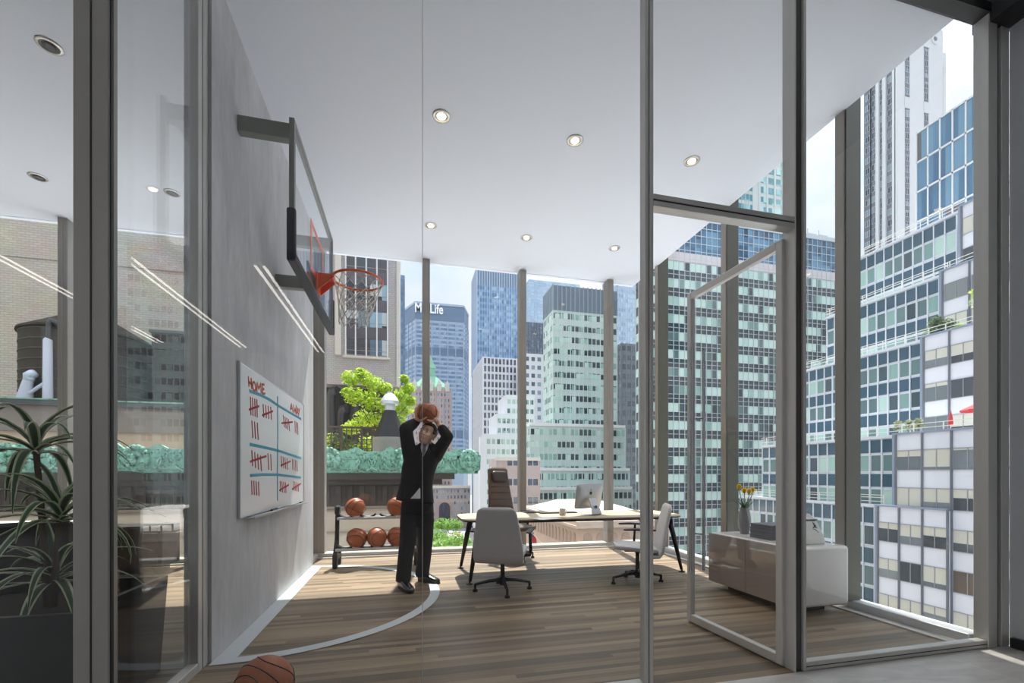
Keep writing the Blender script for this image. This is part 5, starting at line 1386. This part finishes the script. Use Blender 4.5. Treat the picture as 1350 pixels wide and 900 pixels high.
# --- avenue: median trees and cars
k = 0
for px, py, Y, r in ((586, 716, 175, 4.4), (604, 712, 160, 4.0), (576, 706, 200, 4.0), (597, 690, 205, 3.6), (582, 690, 235, 3.8), (616, 727, 128, 2.8), (578, 738, 138, 2.8)):
    p = at(px, py, Y=Y); k += 1
    lbs = ['large pale green street tree in the middle of the avenue', 'pale green street tree nearer the desk legs', 'pale green street tree beside the trousers', 'small street tree short of the archway', 'small street tree just below the archway', 'street tree half hidden by the first desk leg', 'street tree low behind the trouser knee']
    tree('street_tree', lbs[k-1], 'tree', (p.x, Y, GZ), [(0, 0, p.z-GZ, r), (-r*.6, 0, p.z-GZ-1, r*.7), (r*.6, .5, p.z-GZ-.8, r*.75)], m_mid_leaf, .55, 240, 'trees along the avenue', 40+k, .3)
m_tyre = M('black tyre', '1a1a1b', .8)
def car_proto(name, colr):
    t = thing('car', 'x', 'car'); m_ = M('car paint '+name, colr, .25, 0, .6)
    prof = [(-2.2, .35), (-2.25, .75), (-1.5, .88), (-.95, 1.4), (.7, 1.42), (1.3, .95), (2.15, .8), (2.25, .4)]
    mb = MB(); mb.loft([[(x, y, z) for y, z in prof] for x in (-.88, .88)]); mb.build('body', m_, t)
    mb = MB(); mb.loft([[(x, y, z) for y, z in ((-1.35, .95), (-.9, 1.32), (.66, 1.34), (1.15, .98))] for x in (-.9, .9)]); mb.build('window', M('dark car glass', '2b3038', .1), t)
    for sx in (-1, 1):
        for y in (-1.4, 1.4): mb = MB(); mb.tube([(sx*.7, y, .34), (sx*.9, y, .34)], .34, 14); mb.build('wheel', m_tyre, t)
    return t
protos = [car_proto(n, c) for n, c in (('white', 'e8e8e8'), ('yellow', 'e0a92a'), ('black', '2b2b2e'), ('red', 'b03a30'))]
used = [False]*4
rnd = random.Random(5); nm = ['white', 'yellow', 'black', 'red']
spots = [(602, 165, 1), (616, 168, 0), (594, 180, 3), (622, 180, 2), (608, 195, 0), (598, 215, 1), (613, 220, 2), (604, 240, 3), (594, 248, 0), (618, 150, 1), (606, 148, 0), (628, 200, 1)]
where = ['on the avenue by the first desk leg', 'at the kerb beside the stone facade', 'next to the street trees', 'in the far lane by the brown facade', 'in the middle of the avenue', 'heading for the archway', 'waiting before the brown building', 'close to the archway', 'just outside the archway', 'lowest on the avenue by the desk corner', 'lowest on the avenue beside the trees', 'parked along the brown facade']
for i, (px, Y, c_) in enumerate(spots):
    o = protos[c_] if not used[c_] else dup(protos[c_]); used[c_] = True
    o.location = (xat(px, Y), Y, GZ); o.rotation_euler = (0, 0, rnd.uniform(-.1, .1)); o['label'] = 'tiny %s car %s' % (nm[c_], where[i]); o['group'] = 'cars on the avenue'
# --- terrace planting and parasols of the terraced building
def terr(px, py, k):
    X = T[k][0]-.2; p = at(px, py, X=X); return (p.x+.6, p.y, zr[k]+.1)
p = terr(1232, 436, 2); tree('terrace_shrub', 'large dark green shrub on the terrace corner of the white building', 'shrub', p, [(0, 0, 1.0, .9), (.3, .9, .9, .8), (0, -.9, 1.0, .8), (0, .2, 1.7, .7)], m_dark_leaf, .16, 260, None, 60, .06)
p = terr(1243, 436, 2); tree('terrace_shrub', 'small lime shrub beside the large dark shrub on the terrace', 'shrub', p, [(.2, -1.0, .45, .35), (.2, -1.4, .35, .3)], m_lime_leaf, .12, 160, None, 61, .04)
for i, (px, lb) in enumerate(((1271, 'little conifer on the upper terrace, first from the trim'), (1277, 'little conifer on the upper terrace, middle one'), (1283, 'little round bush on the upper terrace near the window jamb'))):
    p = terr(px, 345, 1); tree('terrace_conifer', lb, 'shrub', p, [(0, 0, .4, .2), (0, 0, .8, .16), (0, 0, 1.2 if i < 2 else .6, .1)], m_dark_leaf, .1, 160, 'small plants on the upper terrace', 70+i, .04)
p = terr(1288, 400, 2); p = (p[0]-.4, p[1], p[2]); tree('terrace_tree', 'lime leaved tree on the terrace half behind the window jamb', 'tree', p, [(0, 0, 2.4, .8), (0, -.7, 3.0, .7), (0, .3, 3.4, .5), (0, -.4, 1.6, .7)], m_lime_leaf, .14, 110, None, 80, .06)
for i, px in enumerate((1178, 1192, 1205)):
    p = terr(px, 570, 3); tree('terrace_bush', ['pale olive bush on the lower terrace, farthest along the railing', 'pale olive bush on the lower terrace, middle of three', 'pale olive bush on the lower terrace, closest to the parasols'][i], 'shrub', p, [(0, 0, .7, .42), (.1, .1, 1.2, .36)], leaf_mat('olive leaves', '77835a', '9aa57a', 'b5bd93') if i == 0 else bpy.data.materials['olive leaves'], .11, 140, 'bushes on the lower terrace', 85+i, .04)
m_red = M('red parasol canvas', 'c2212c', .7)
p = terr(1283, 560, 3); t = thing('parasol', 'open red parasol on the lower terrace of the white building', 'parasol', (p[0], p[1], p[2])); t.scale = (.68, .68, .78)
mb = MB(); mb.lathe([(1.75, 1.95), (1.7, 2.12), (.9, 2.5), (.05, 2.85)], 8, cap=False); mb.lathe([(1.72, 1.96), (1.66, 2.08), (.85, 2.46), (.05, 2.8)], 8, cap=False); mb.build('canopy', m_red, t)
mb = MB(); mb.tube([(0, 0, 0), (0, 0, 2.85)], .035, 8); mb.build('pole', m_white, t); mb = MB(); mb.lathe([(.3, 0), (.3, .08), (.05, .12)], 16); mb.build('base', m_alud, t)
p = terr(1247, 566, 3); t = thing('parasol', 'closed red parasol standing at the terrace railing', 'parasol', (p[0], p[1], p[2])); t.scale = (.62, .62, .72)
mb = MB(); mb.lathe([(.22, .7), (.3, .95), (.22, 1.7), (.06, 2.4), (.02, 2.5)], 10); mb.build('canopy', m_red, t, 'auto')
mb = MB(); mb.tube([(0, 0, 0), (0, 0, .75)], .035, 8); mb.build('pole', m_white, t)
# ------------------------------------------------------------------ left room: planter, dracaenas, table
m_plant = M('black fibreglass planter', '0d0d0f', .35, 0, .5, .05); m_soil = M('dark soil', '2b231d', .95)
t = thing('planter', 'big black square planter behind the glass at the concrete wall end', 'planter', (-1.92, 2.86, 0))
mb = MB(); a, b, hh = .42, .4, .6
mb.loft([[(-a+.03, -b+.03, 0), (a-.03, -b+.03, 0), (a-.03, b-.03, 0), (-a+.03, b-.03, 0)], [(-a, -b, hh), (a, -b, hh), (a, b, hh), (-a, b, hh)], [(-a+.03, -b+.03, hh), (a-.03, -b+.03, hh), (a-.03, b-.03, hh), (-a+.03, b-.03, hh)], [(-a+.03, -b+.03, hh-.06), (a-.03, -b+.03, hh-.06), (a-.03, b-.03, hh-.06), (-a+.03, b-.03, hh-.06)]])
mb.build('tub', m_plant, t); mb = MB(); mb.box(-a+.035, a-.035, -b+.035, b-.035, hh-.1, hh-.058); mb.build('soil', m_soil, t)
t = thing('planter', 'second black planter farther from the concrete wall, at the picture edge', 'planter', (-3.0, 3.0, 0))
mb = MB(); mb.loft([[(-a+.03, -b+.03, 0), (a-.03, -b+.03, 0), (a-.03, b-.03, 0), (-a+.03, b-.03, 0)], [(-a, -b, .5), (a, -b, .5), (a, b, .5), (-a, b, .5)], [(-a+.03, -b+.03, .5), (a-.03, -b+.03, .5), (a-.03, b-.03, .5), (-a+.03, b-.03, .5)], [(-a+.03, -b+.03, .44), (a-.03, -b+.03, .44), (a-.03, b-.03, .44), (-a+.03, b-.03, .44)]])
mb.build('tub', m_plant, t); mb = MB(); mb.box(-a+.035, a-.035, -b+.035, b-.035, .4, .442); mb.build('soil', m_soil, t)
def drac_mat():
    t = NT('striped dracaena leaf'); u = t.n('UVMap').outputs[0]; sp = t.n('SeparateXYZ'); t.set(sp.inputs[0], u)
    e = t.math('ABSOLUTE', t.math('SUBTRACT', sp.outputs[0], .5))
    col = t.ramp(e, [(0, lin('2f4f33')), (.26, lin('355a38')), (.32, lin('c3d0a6')), (.5, lin('d8e2bf'))])
    t.bsdf(col, .4, 0, .45); return t.mat
m_drac = drac_mat()
def leaf_blade(mb, uvs, base, az, elev, L, W, droop, n=10):
    d = Vector((math.cos(az), math.sin(az), 0)); sd = Vector((-math.sin(az), math.cos(az), 0))
    p = Vector(base); e = elev; k0 = len(mb.v)
    for i in range(n+1):
        f = i/n; wd = W*(.55+.45*min(1, f*4))*(1-f**2.4)+.0015
        nr = Vector((-math.sin(e)*d.x, -math.sin(e)*d.y, math.cos(e)))
        mb.v += [tuple(p-sd*wd+nr*wd*.35), tuple(p), tuple(p+sd*wd+nr*wd*.35)]
        uvs += [(0, f), (.5, f), (1, f)]
        p = p+(d*math.cos(e)+Vector((0, 0, math.sin(e))))*(L/n); e -= droop/n
    for i in range(n):
        a = k0+i*3; mb.face((a, a+1, a+4, a+3)); mb.face((a+1, a+2, a+5, a+4))
def dracaena(label, base, heads, seed, group):
    rnd = random.Random(seed); t = thing('dracaena', label, 'potted plant', base, 0, group)
    for (hx, hy, hz, n, L) in heads:
        mb = MB(); mb.tube([(hx*.2, hy*.2, 0), (hx*.55, hy*.6, hz*.5), (hx, hy, hz)], [.018, .015, .013], 8); cane = mb.build('cane', m_bark, t, True)
        mb = MB(); uvs = []
        for i in range(n):
            az = 2*PI*(i*.382)+rnd.uniform(-.2, .2); el = math.radians(75-70*(i/n)+rnd.uniform(-8, 8)); ll = L*rnd.uniform(.75, 1.15); ll = min(ll, .47) if math.cos(az) > .4 else ll
            leaf_blade(mb, uvs, (hx, hy, hz-.05*(i/n)), az, el, ll, .021*rnd.uniform(.8, 1.2), math.radians(95+rnd.uniform(-25, 35)))
        o = mb.build('leaf_rosette', m_drac, t, True)
        ul = o.data.uv_layers.new(name='UVMap'); 
        for lp in o.data.loops: ul.data[lp.index].uv = uvs[lp.vertex_index]
        s = o.modifiers.new('thick', 'SOLIDIFY'); s.thickness = .0016
dracaena('striped dracaena with arching leaves behind the left post', (-1.86, 2.86, .54), [(-.02, .05, .16, 24, .52), (.08, -.06, .5, 26, .55), (-.08, .02, .86, 24, .55)], 4, 'dracaenas in the black planters')
dracaena('smaller dracaena behind the striped one, in the planter by the picture edge', (-2.98, 3.0, .44), [(.1, 0, .3, 16, .5), (-.1, .1, .55, 16, .5)], 9, 'dracaenas in the black planters')
t = thing('meeting_table', 'white topped table with dark legs in the left room window bay', 'table', (-4.6, 5.6, 0))
mb = MB(); mb.box(-.95, .95, -.45, .45, .7, .73, .006); mb.build('tabletop', M('white laminate', 'e8e6e1', .4), t)
mb = MB(); mb.box(-.9, .9, -.4, .4, .62, .699, .004); mb.build('apron', m_blk, t)
for sx in (-1, 1):
    for sy in (-1, 1): mb = MB(); mb.tube([(sx*.8, sy*.33, .62), (sx*.88, sy*.4, 0)], [.025, .015], 10); mb.build('leg', m_leg, t)
p = (-4.5, 5.45, .73)
t = thing('paper_sheet', 'white paper sheets spread on the left room table', 'paper', p, .2)
mb = MB(); mb.box(-.21, .0, -.12, .15, 0, .002); mb.build('bottom_sheet', M('white paper'), t); mb = MB(); mb.box(.02, .24, -.15, .12, 0, .002); mb.build('top_sheet', M('white paper'), t)
def lounge(loc, rz, label):
    t = thing('armchair', label, 'chair', loc, rz, 'dark armchairs of the left room'); m_ = M('charcoal fabric', '2e2d30', .8)
    for nm_, bx_ in (('seat', (-.3, .3, -.3, .3, .3, .45)), ('backrest', (-.3, .3, -.36, -.26, .3, .85)), ('armrest', (-.38, -.3, -.36, .3, .2, .62)), ('armrest', (.3, .38, -.36, .3, .2, .62))):
        mb = MB(); mb.box(*bx_, .03); mb.build(nm_, m_, t)
    for sx in (-1, 1):
        for sy in (-1, 1): mb = MB(); mb.tube([(sx*.3, sy*.28, .3), (sx*.33, sy*.31, 0)], [.02, .012], 8); mb.build('leg', m_leg, t)
lounge((-3.3, 4.75, 0), math.radians(35), 'dark armchair nearer the concrete wall beside the left room table')
lounge((-4.7, 4.7, 0), math.radians(-10), 'dark armchair in front of the left room table')
# heavy dark sideboard under the left room windows
t = thing('sideboard', 'long dark low sideboard under the left room windows', 'cabinet', (-4.6, 6.6, 0))
mb = MB(); mb.box(-1.6, 1.6, -.22, .22, .08, .6, .006); mb.build('body', M('dark stained oak', '2b2622', .5), t)
for i in range(4): mb = MB(); mb.box(-1.58+i*.79, -.82+i*.79, -.235, -.221, .1, .58, .003); mb.build('door', M('dark stained oak'), t)
mb = MB(); mb.box(-1.5, 1.5, -.18, .18, 0, .08); mb.build('plinth', m_blk, t)
# ------------------------------------------------------------------ the man shooting the ball
m_skin = M('skin', 'eec4a8', .5, 0, .4, .05, 12); m_suit = M('black suit wool', '222226', .8, 0, .25, .1, 25); m_trs = M('black trouser wool', '1f1f22', .8, 0, .25, .1, 25)
m_shirt = M('white cotton shirt', 'e9eaee', .8); m_hair = M('dark brown hair', '2f241d', .6, 0, .4, .2, 40); m_shoe = M('black polished leather', '161617', .25, 0, .6)
def tie_mat():
    t = NT('grey patterned tie'); g = t.n('TexCoord').outputs['Object']; w_ = t.n('TexWave', i_Scale=45.0, bands_direction='DIAGONAL'); t.set(w_.inputs['Vector'], g)
    t.bsdf(t.mix(w_.outputs[1], lin('8f97a5'), lin('565d6b')), .5); return t.mat
man = thing('person', 'person in a black suit and tie aiming a basketball with both hands above the head', 'person', (.124, 5.01, 0), -TH)
V = Vector
HEAD = V((.104, -.035, 1.692))
HR = Matrix.Translation(HEAD) @ Matrix.Rotation(math.radians(14), 4, 'Y') @ Matrix.Rotation(math.radians(-14), 4, 'Z') @ Matrix.Rotation(math.radians(-17), 4, 'X') @ Matrix.Scale(1.09, 4)
HR3 = HR.to_3x3()
def hp(x, y, z): return HR @ V((x, y, z))
HR3 = HR.to_3x3()
def ell(mb, c, r, n=20, m=14): mb.sphere(hp(*c), r[0], r[1], r[2], n, m, rot=HR3)
B_ = BALL_HELD; r_b = .115
mb = MB()
# head
ell(mb, (0, .012, .03), (.076, .094, .092), 28, 18)      # cranium
ell(mb, (0, -.03, -.03), (.064, .062, .085), 24, 16)     # face
ell(mb, (0, -.05, -.088), (.036, .034, .026))            # chin
ell(mb, (0, -.02, -.07), (.056, .05, .045))              # jaw
for s in (-1, 1):
    ell(mb, (s*.036, -.066, -.028), (.026, .022, .022), 12, 8)    # cheek
    ell(mb, (s*.031, -.078, .022), (.026, .014, .011), 12, 8)     # brow ridge
    ell(mb, (s*.077, .006, -.012), (.010, .02, .032), 12, 8)      # ear
    ell(mb, (s*.012, -.096, -.038), (.010, .011, .008), 10, 6)    # nostril wing
mb.tube([hp(0, -.082, .012), hp(0, -.097, -.012), hp(0, -.109, -.034)], [.009, .0115, .013], 10, capround=True)
mb.tube([hp(-.022, -.083, -.062), hp(0, -.092, -.060), hp(.022, -.083, -.062)], [.005, .0075, .005], 8, capround=True)
mb.tube([hp(-.018, -.082, -.072), hp(0, -.09, -.072), hp(.018, -.082, -.072)], [.005, .008, .005], 8, capround=True)
# neck, trunk core, leg cores
mb.tube([hp(0, .015, -.03), V((.085, -.005, 1.585)), V((.065, .01, 1.5))], [.055, .057, .07], 16, capround=True)
mb.tube([V((.06, .01, 1.5)), V((.03, .01, 1.35)), V((0, .01, 1.15)), V((-.015, .01, .95))], [.09, .1, .1, .1], 16, capround=True)
# arms
SR, ER, WR = V((-.1, 0, 1.46)), V((-.098, -.2, 1.735)), V((.0, -.03, 1.85))
SL, EL_, WL = V((.185, .02, 1.465)), V((.34, -.1, 1.66)), V((.212, -.035, 1.835))
mb.tube([V((.06, .01, 1.44)), SR, SR.lerp(ER, .5), ER], [.06, .055, .048, .042], 12, capround=True)
mb.tube([ER, ER.lerp(WR, .35), WR], [.042, .043, .029], 12, capround=True)
mb.tube([V((.06, .01, 1.44)), SL, SL.lerp(EL_, .5), EL_], [.06, .055, .048, .042], 12, capround=True)
mb.tube([EL_, EL_.lerp(WL, .35), WL], [.042, .043, .029], 12, capround=True)
# legs
KR, AR = V((-.108, -.07, .52)), V((-.145, -.11, .09)); KL, AL = V((.058, .08, .49)), V((.0, .2, .09))
mb.tube([V((-.085, 0, .93)), KR, KR.lerp(AR, .35), AR], [.085, .058, .056, .04], 14, capround=True)
mb.tube([V((.055, .015, .93)), KL, KL.lerp(AL, .35), AL], [.085, .058, .056, .04], 14, capround=True)
TR, TL = V((-.03, -.28, .035)), V((.155, .11, .035))
mb.tube([AR, AR.lerp(TR, .5)+V((0, 0, -.025)), TR], [.03, .022, .012], 10, capround=True)
mb.tube([AL, AL.lerp(TL, .5)+V((0, 0, -.025)), TL], [.03, .022, .012], 10, capround=True)
# hands: palm and five fingers closing on the ball
def sph(az, el, r):
    az, el = math.radians(az), math.radians(el)
    return B_+V((-math.cos(az)*math.cos(el), -math.sin(az)*math.cos(el), math.sin(el)))*r
def hand(side, W, palm_az, palm_el, fingers, thumb):
    """az 0 = ball's image-left side, 90 = towards the viewer, 180 = image-right"""
    pc = sph(palm_az, palm_el, r_b+.016)
    mb.tube([W, W.lerp(pc, .5)+(W.lerp(pc, .5)-B_).normalized()*.006, pc], [.027, .03, .03], 12, flat=.72, capround=True)
    mb.sphere(pc, .034, .034, .03, 14, 10)
    for (a0, e0, a1, e1, L) in fingers:
        P = []
        for k in range(6):
            f = k/5*L; lift = .012+.004*math.sin(PI*min(1, f*1.1))-.003*f
            P.append(sph(a0+(a1-a0)*f, e0+(e1-e0)*f, r_b+lift))
        mb.tube([pc.lerp(P[0], .3)]+P, [.012, .0105, .0108, .0095, .0098, .0085, .0072], 10, capround=True)
    P = [pc]+[sph(a, e, r_b+.012) for a, e in thumb]
    mb.tube(P, [.016, .0135, .0125, .0105, .008][:len(P)], 10, capround=True)
hand(-1, WR, 18, -34, [(-22, -14, -48, 34, .92), (-2, -8, -18, 50, 1.0), (18, -6, 12, 52, .97), (36, -12, 38, 40, .86)], [(46, -44), (66, -42), (84, -36), (98, -28)])
hand(1, WL, 166, -36, [(166, -14, 172, 30, .86), (184, -8, 194, 44, .97), (200, -8, 218, 46, 1.0), (216, -14, 240, 32, .92)], [(142, -46), (122, -46), (106, -42)])
o = mb.build('body', m_skin, man, True); mod_remesh(o, .0042, 3, .4)
# eyes, brows, lips
mb = MB()
for s in (-1, 1): ell(mb, (s*.031, -.079, .003), (.0135, .009, .0075), 14, 10)
eye = mb.build('eye', M('eye white', 'e8e4df', .25), man, True)
mb = MB()
for s in (-1, 1): ell(mb, (s*.031-.003, -.087, .005), (.006, .003, .0062), 12, 8)
mb.build('iris', M('dark iris', '1d1512', .15), man, True)
mb = MB()
for s in (-1, 1): mb.tube([hp(s*.014, -.0905, .025), hp(s*.032, -.0905, .0285), hp(s*.05, -.076, .021)], [.003, .0038, .0022], 8, capround=True)
mb.build('eyebrow', m_hair, man, True)
mb = MB(); mb.tube([hp(-.022, -.0885, -.0665), hp(0, -.098, -.066), hp(.022, -.0885, -.0665)], [.0028, .0042, .0028], 8, capround=True); mb.build('lips', M('lip tone', 'b0685a', .5), man, True)
# hair: a short cap with a side fringe
mb = MB(); n_, m_ = 48, 28; keep = []
pts = []
for i in range(m_+1):
    a = -PI/2+PI*i/m_
    for k in range(n_):
        th = 2*PI*k/n_; d = V((math.cos(a)*math.cos(th), math.cos(a)*math.sin(th), math.sin(a)))
        rough_ = 1+.018*math.sin(th*13+a*7)+.012*math.sin(th*29)
        pts.append((d, V((d.x*.083*rough_, .014+d.y*.103*rough_, .034+d.z*.101*rough_))))
vs = [hp(*p) for _, p in pts]
fs = []
for i in range(m_):
    for k in range(n_):
        q = (i*n_+k, i*n_+(k+1) % n_, (i+1)*n_+(k+1) % n_, (i+1)*n_+k)
        c = sum((pts[j][0] for j in q), V())/4
        front = -c.y
        lim = -.55 if front < -.25 else (-.42+.86*min(1, (front+.25)/.85) if abs(c.x) < .95 else -.35)
        if abs(c.x) > .72 and front < .45: lim = min(lim, -.18 if front > 0 else -.4)
        if c.z > lim: fs.append(q)
mb.add(vs, fs); o = mb.build('hair', m_hair, man, True)
sd = o.modifiers.new('thick', 'SOLIDIFY'); sd.thickness = .012; sd.offset = -1
# ------------------------------------------------------------------ clothes
def ring(c, rx, ry, n=32, tilt=0.0, rot=0.0, e=.85):
    P = []
    for k in range(n):
        a = 2*PI*k/n; ca, sa = math.cos(a), math.sin(a)
        x = rx*math.copysign(abs(ca)**e, ca); y = ry*math.copysign(abs(sa)**e, sa)
        P.append(V((c[0]+x*math.cos(rot)-y*math.sin(rot), c[1]+x*math.sin(rot)+y*math.cos(rot), c[2]+tilt*x)))
    return P
TORSO = [(.945, -.045, .212, .15, -.10), (1.02, -.04, .2, .142, -.08), (1.12, -.03, .182, .128, -.04), (1.22, -.015, .182, .126, 0), (1.32, .002, .192, .13, .0), (1.41, .03, .2, .125, .02), (1.49, .048, .188, .11, .03), (1.55, .066, .14, .09, .04), (1.59, .08, .09, .075, .05), (1.605, .083, .075, .068, .05)]
mb = MB(); mb.loft([ring((x, .01, z), rx, ry, tilt=tl) for z, x, rx, ry, tl in TORSO])
mb.tube([V((.03, .01, 1.42)), SR, SR.lerp(ER, .45), ER, ER+(ER-SR).normalized()*.012], [.105, .094, .078, .07, .06], 18, capround=True)
mb.tube([ER, ER.lerp(WR, .4), ER.lerp(WR, .8)], [.07, .064, .05], 16, capround=True)
mb.tube([V((.09, .01, 1.42)), SL, SL.lerp(EL_, .45), EL_, EL_+(EL_-SL).normalized()*.008], [.105, .09, .073, .062, .054], 18, capround=True)
mb.tube([EL_, EL_.lerp(WL, .25), EL_.lerp(WL, .5)], [.062, .06, .055], 16, capround=True)
o = mb.build('jacket', m_suit, man, True); mod_remesh(o, .008, 5, .5)
# trousers
mb = MB()
mb.loft([ring((-.02, .01, 1.08), .158, .11), ring((-.018, .01, .98), .172, .122), ring((-.016, .01, .9), .178, .126), ring((-.014, .01, .83), .165, .115)])
mb.tube([V((-.1, .0, .9)), V((-.107, -.03, .72)), KR, V((-.132, -.085, .3)), V((-.15, -.095, .1)), V((-.15, -.095, .075))], [.096, .094, .088, .082, .082, .08], 20, flat=1.0)
mb.tube([V((.066, .02, .9)), V((.068, .05, .72)), KL, V((.033, .145, .3)), V((.0, .185, .1)), V((.0, .187, .075))], [.096, .093, .085, .08, .08, .078], 20)
o = mb.build('trousers', m_trs, man, True); mod_remesh(o, .009, 4, .5)
# front surface of the jacket, for what lies on it
def chest(x, z, off=0.0):
    for i in range(len(TORSO)-1):
        if TORSO[i][0] <= z <= TORSO[i+1][0]: break
    a, b = TORSO[i], TORSO[i+1]; f = max(0, min(1, (z-a[0])/(b[0]-a[0])))
    cx_, rx, ry = [a[j]*(1-f)+b[j]*f for j in (1, 2, 3)]
    u = max(-.98, min(.98, (x-cx_)/rx)); y = .01-ry*(1-abs(u)**(2/.85))**(.85/2)
    return V((x, y-off, z))
def patch(name, outline, off, mat, thick=.006, sub=10):
    """cloth piece lying on the chest: outline given as rows (z, x left, x right)"""
    mb = MB(); rings = []
    rows = []
    for i in range(len(outline)-1):
        for k in range(sub if i < len(outline)-2 else sub+1):
            f = k/sub; rows.append(tuple(outline[i][j]*(1-f)+outline[i+1][j]*f for j in range(3)))
    for z, a, b in rows:
        xs = [a+(b-a)*k/6 for k in range(7)]
        rings.append([chest(x, z, off) for x in xs]+[chest(x, z, off-thick) for x in reversed(xs)])
    mb.loft(rings); return mb.build(name, mat, man, 'auto')
patch('shirt', [(1.45, .07, .078), (1.5, .052, .105), (1.55, .04, .128), (1.597, .045, .125)], .007, m_shirt, .012)
patch('shirt_tail', [(.985, -.06, .045), (1.04, -.012, .044), (1.1, .033, .041)], .006, m_shirt, .012)
patch('tie', [(1.455, .07, .078), (1.51, .064, .098), (1.545, .074, .094), (1.555, .068, .102), (1.59, .066, .104)], .015, tie_mat(), .008)
patch('lapel', [(1.36, .055, .074), (1.45, -.02, .066), (1.495, -.045, .052), (1.515, -.005, .044), (1.59, .01, .036)], .016, m_suit, .01)
patch('lapel', [(1.36, .066, .082), (1.45, .08, .15), (1.495, .102, .175), (1.515, .115, .15), (1.59, .132, .15)], .016, m_suit, .01)
patch('pocket_flap', [(1.165, -.165, -.06), (1.2, -.165, -.062)], .008, m_suit, .008)
mb = MB()
for z, x in ((1.28, .056), (1.17, .042)): p = chest(x, z, .004); mb.tube([p, p+V((0, -.006, 0))], .009, 12)
mb.build('jacket_button', m_shoe, man)
mb = MB(); mb.tube([V((.085+.062*math.cos(a), -.002+.06*math.sin(a), 1.598+.012*math.sin(a))) for a in [PI*2*k/20 for k in range(20)]], .014, 8, closed=True, flat=1.3); mb.build('shirt_collar', m_shirt, man, True)
mb = MB(); p = EL_.lerp(WL, .5); q = EL_.lerp(WL, .54); mb.tube([p, q], [.05, .048], 16); mb.build('shirt_cuff', m_shirt, man, 'auto')
mb = MB(); p = ER.lerp(WR, .8); q = ER.lerp(WR, .87); mb.tube([p, q], [.043, .041], 16); mb.build('shirt_cuff', m_shirt, man, 'auto')
# shoes
def shoe(heel, toe):
    d = (toe-heel); L = d.length; d.normalize(); sdv = V((-d.y, d.x, 0)); rings = []
    for f, w_, h_ in ((0, .03, .07), (.04, .04, .095), (.2, .046, .11), (.42, .048, .1), (.62, .054, .075), (.82, .05, .058), (.95, .034, .042), (1.0, .014, .026)):
        c = heel+d*L*f; rr = []
        for k in range(16):
            a = 2*PI*k/16; ca, sa = math.cos(a), math.sin(a)
            rr.append(c+sdv*w_*math.copysign(abs(ca)**.7, ca)+V((0, 0, h_/2+.006+h_/2*math.copysign(abs(sa)**.8, sa))))
        rings.append(rr)
    mb = MB(); mb.loft(rings); o = mb.build('shoe', m_shoe, man, True)
    mb = MB(); rings = []
    for f, w_ in ((0, .024), (.05, .037), (.3, .04), (.6, .05), (.85, .046), (1.01, .014)):
        c = heel+d*L*f; rings.append([c+sdv*w_+V((0, 0, .001)), c-sdv*w_+V((0, 0, .001)), c-sdv*w_+V((0, 0, .014)), c+sdv*w_+V((0, 0, .014))])
    mb.loft(rings); mb.build('sole', M('black rubber sole', '0f0f10', .7), o)
shoe(V((-.19, -.06, 0)), V((.0, -.325, 0))); shoe(V((-.045, .235, 0)), V((.215, .095, 0)))
mw = Matrix.Translation(man.location) @ Matrix.Rotation(-TH, 4, 'Z')
place_ball(mw @ BALL_HELD, (.35, .5, .9), 'orange basketball held up in both hands of the person', None, .115/.135)
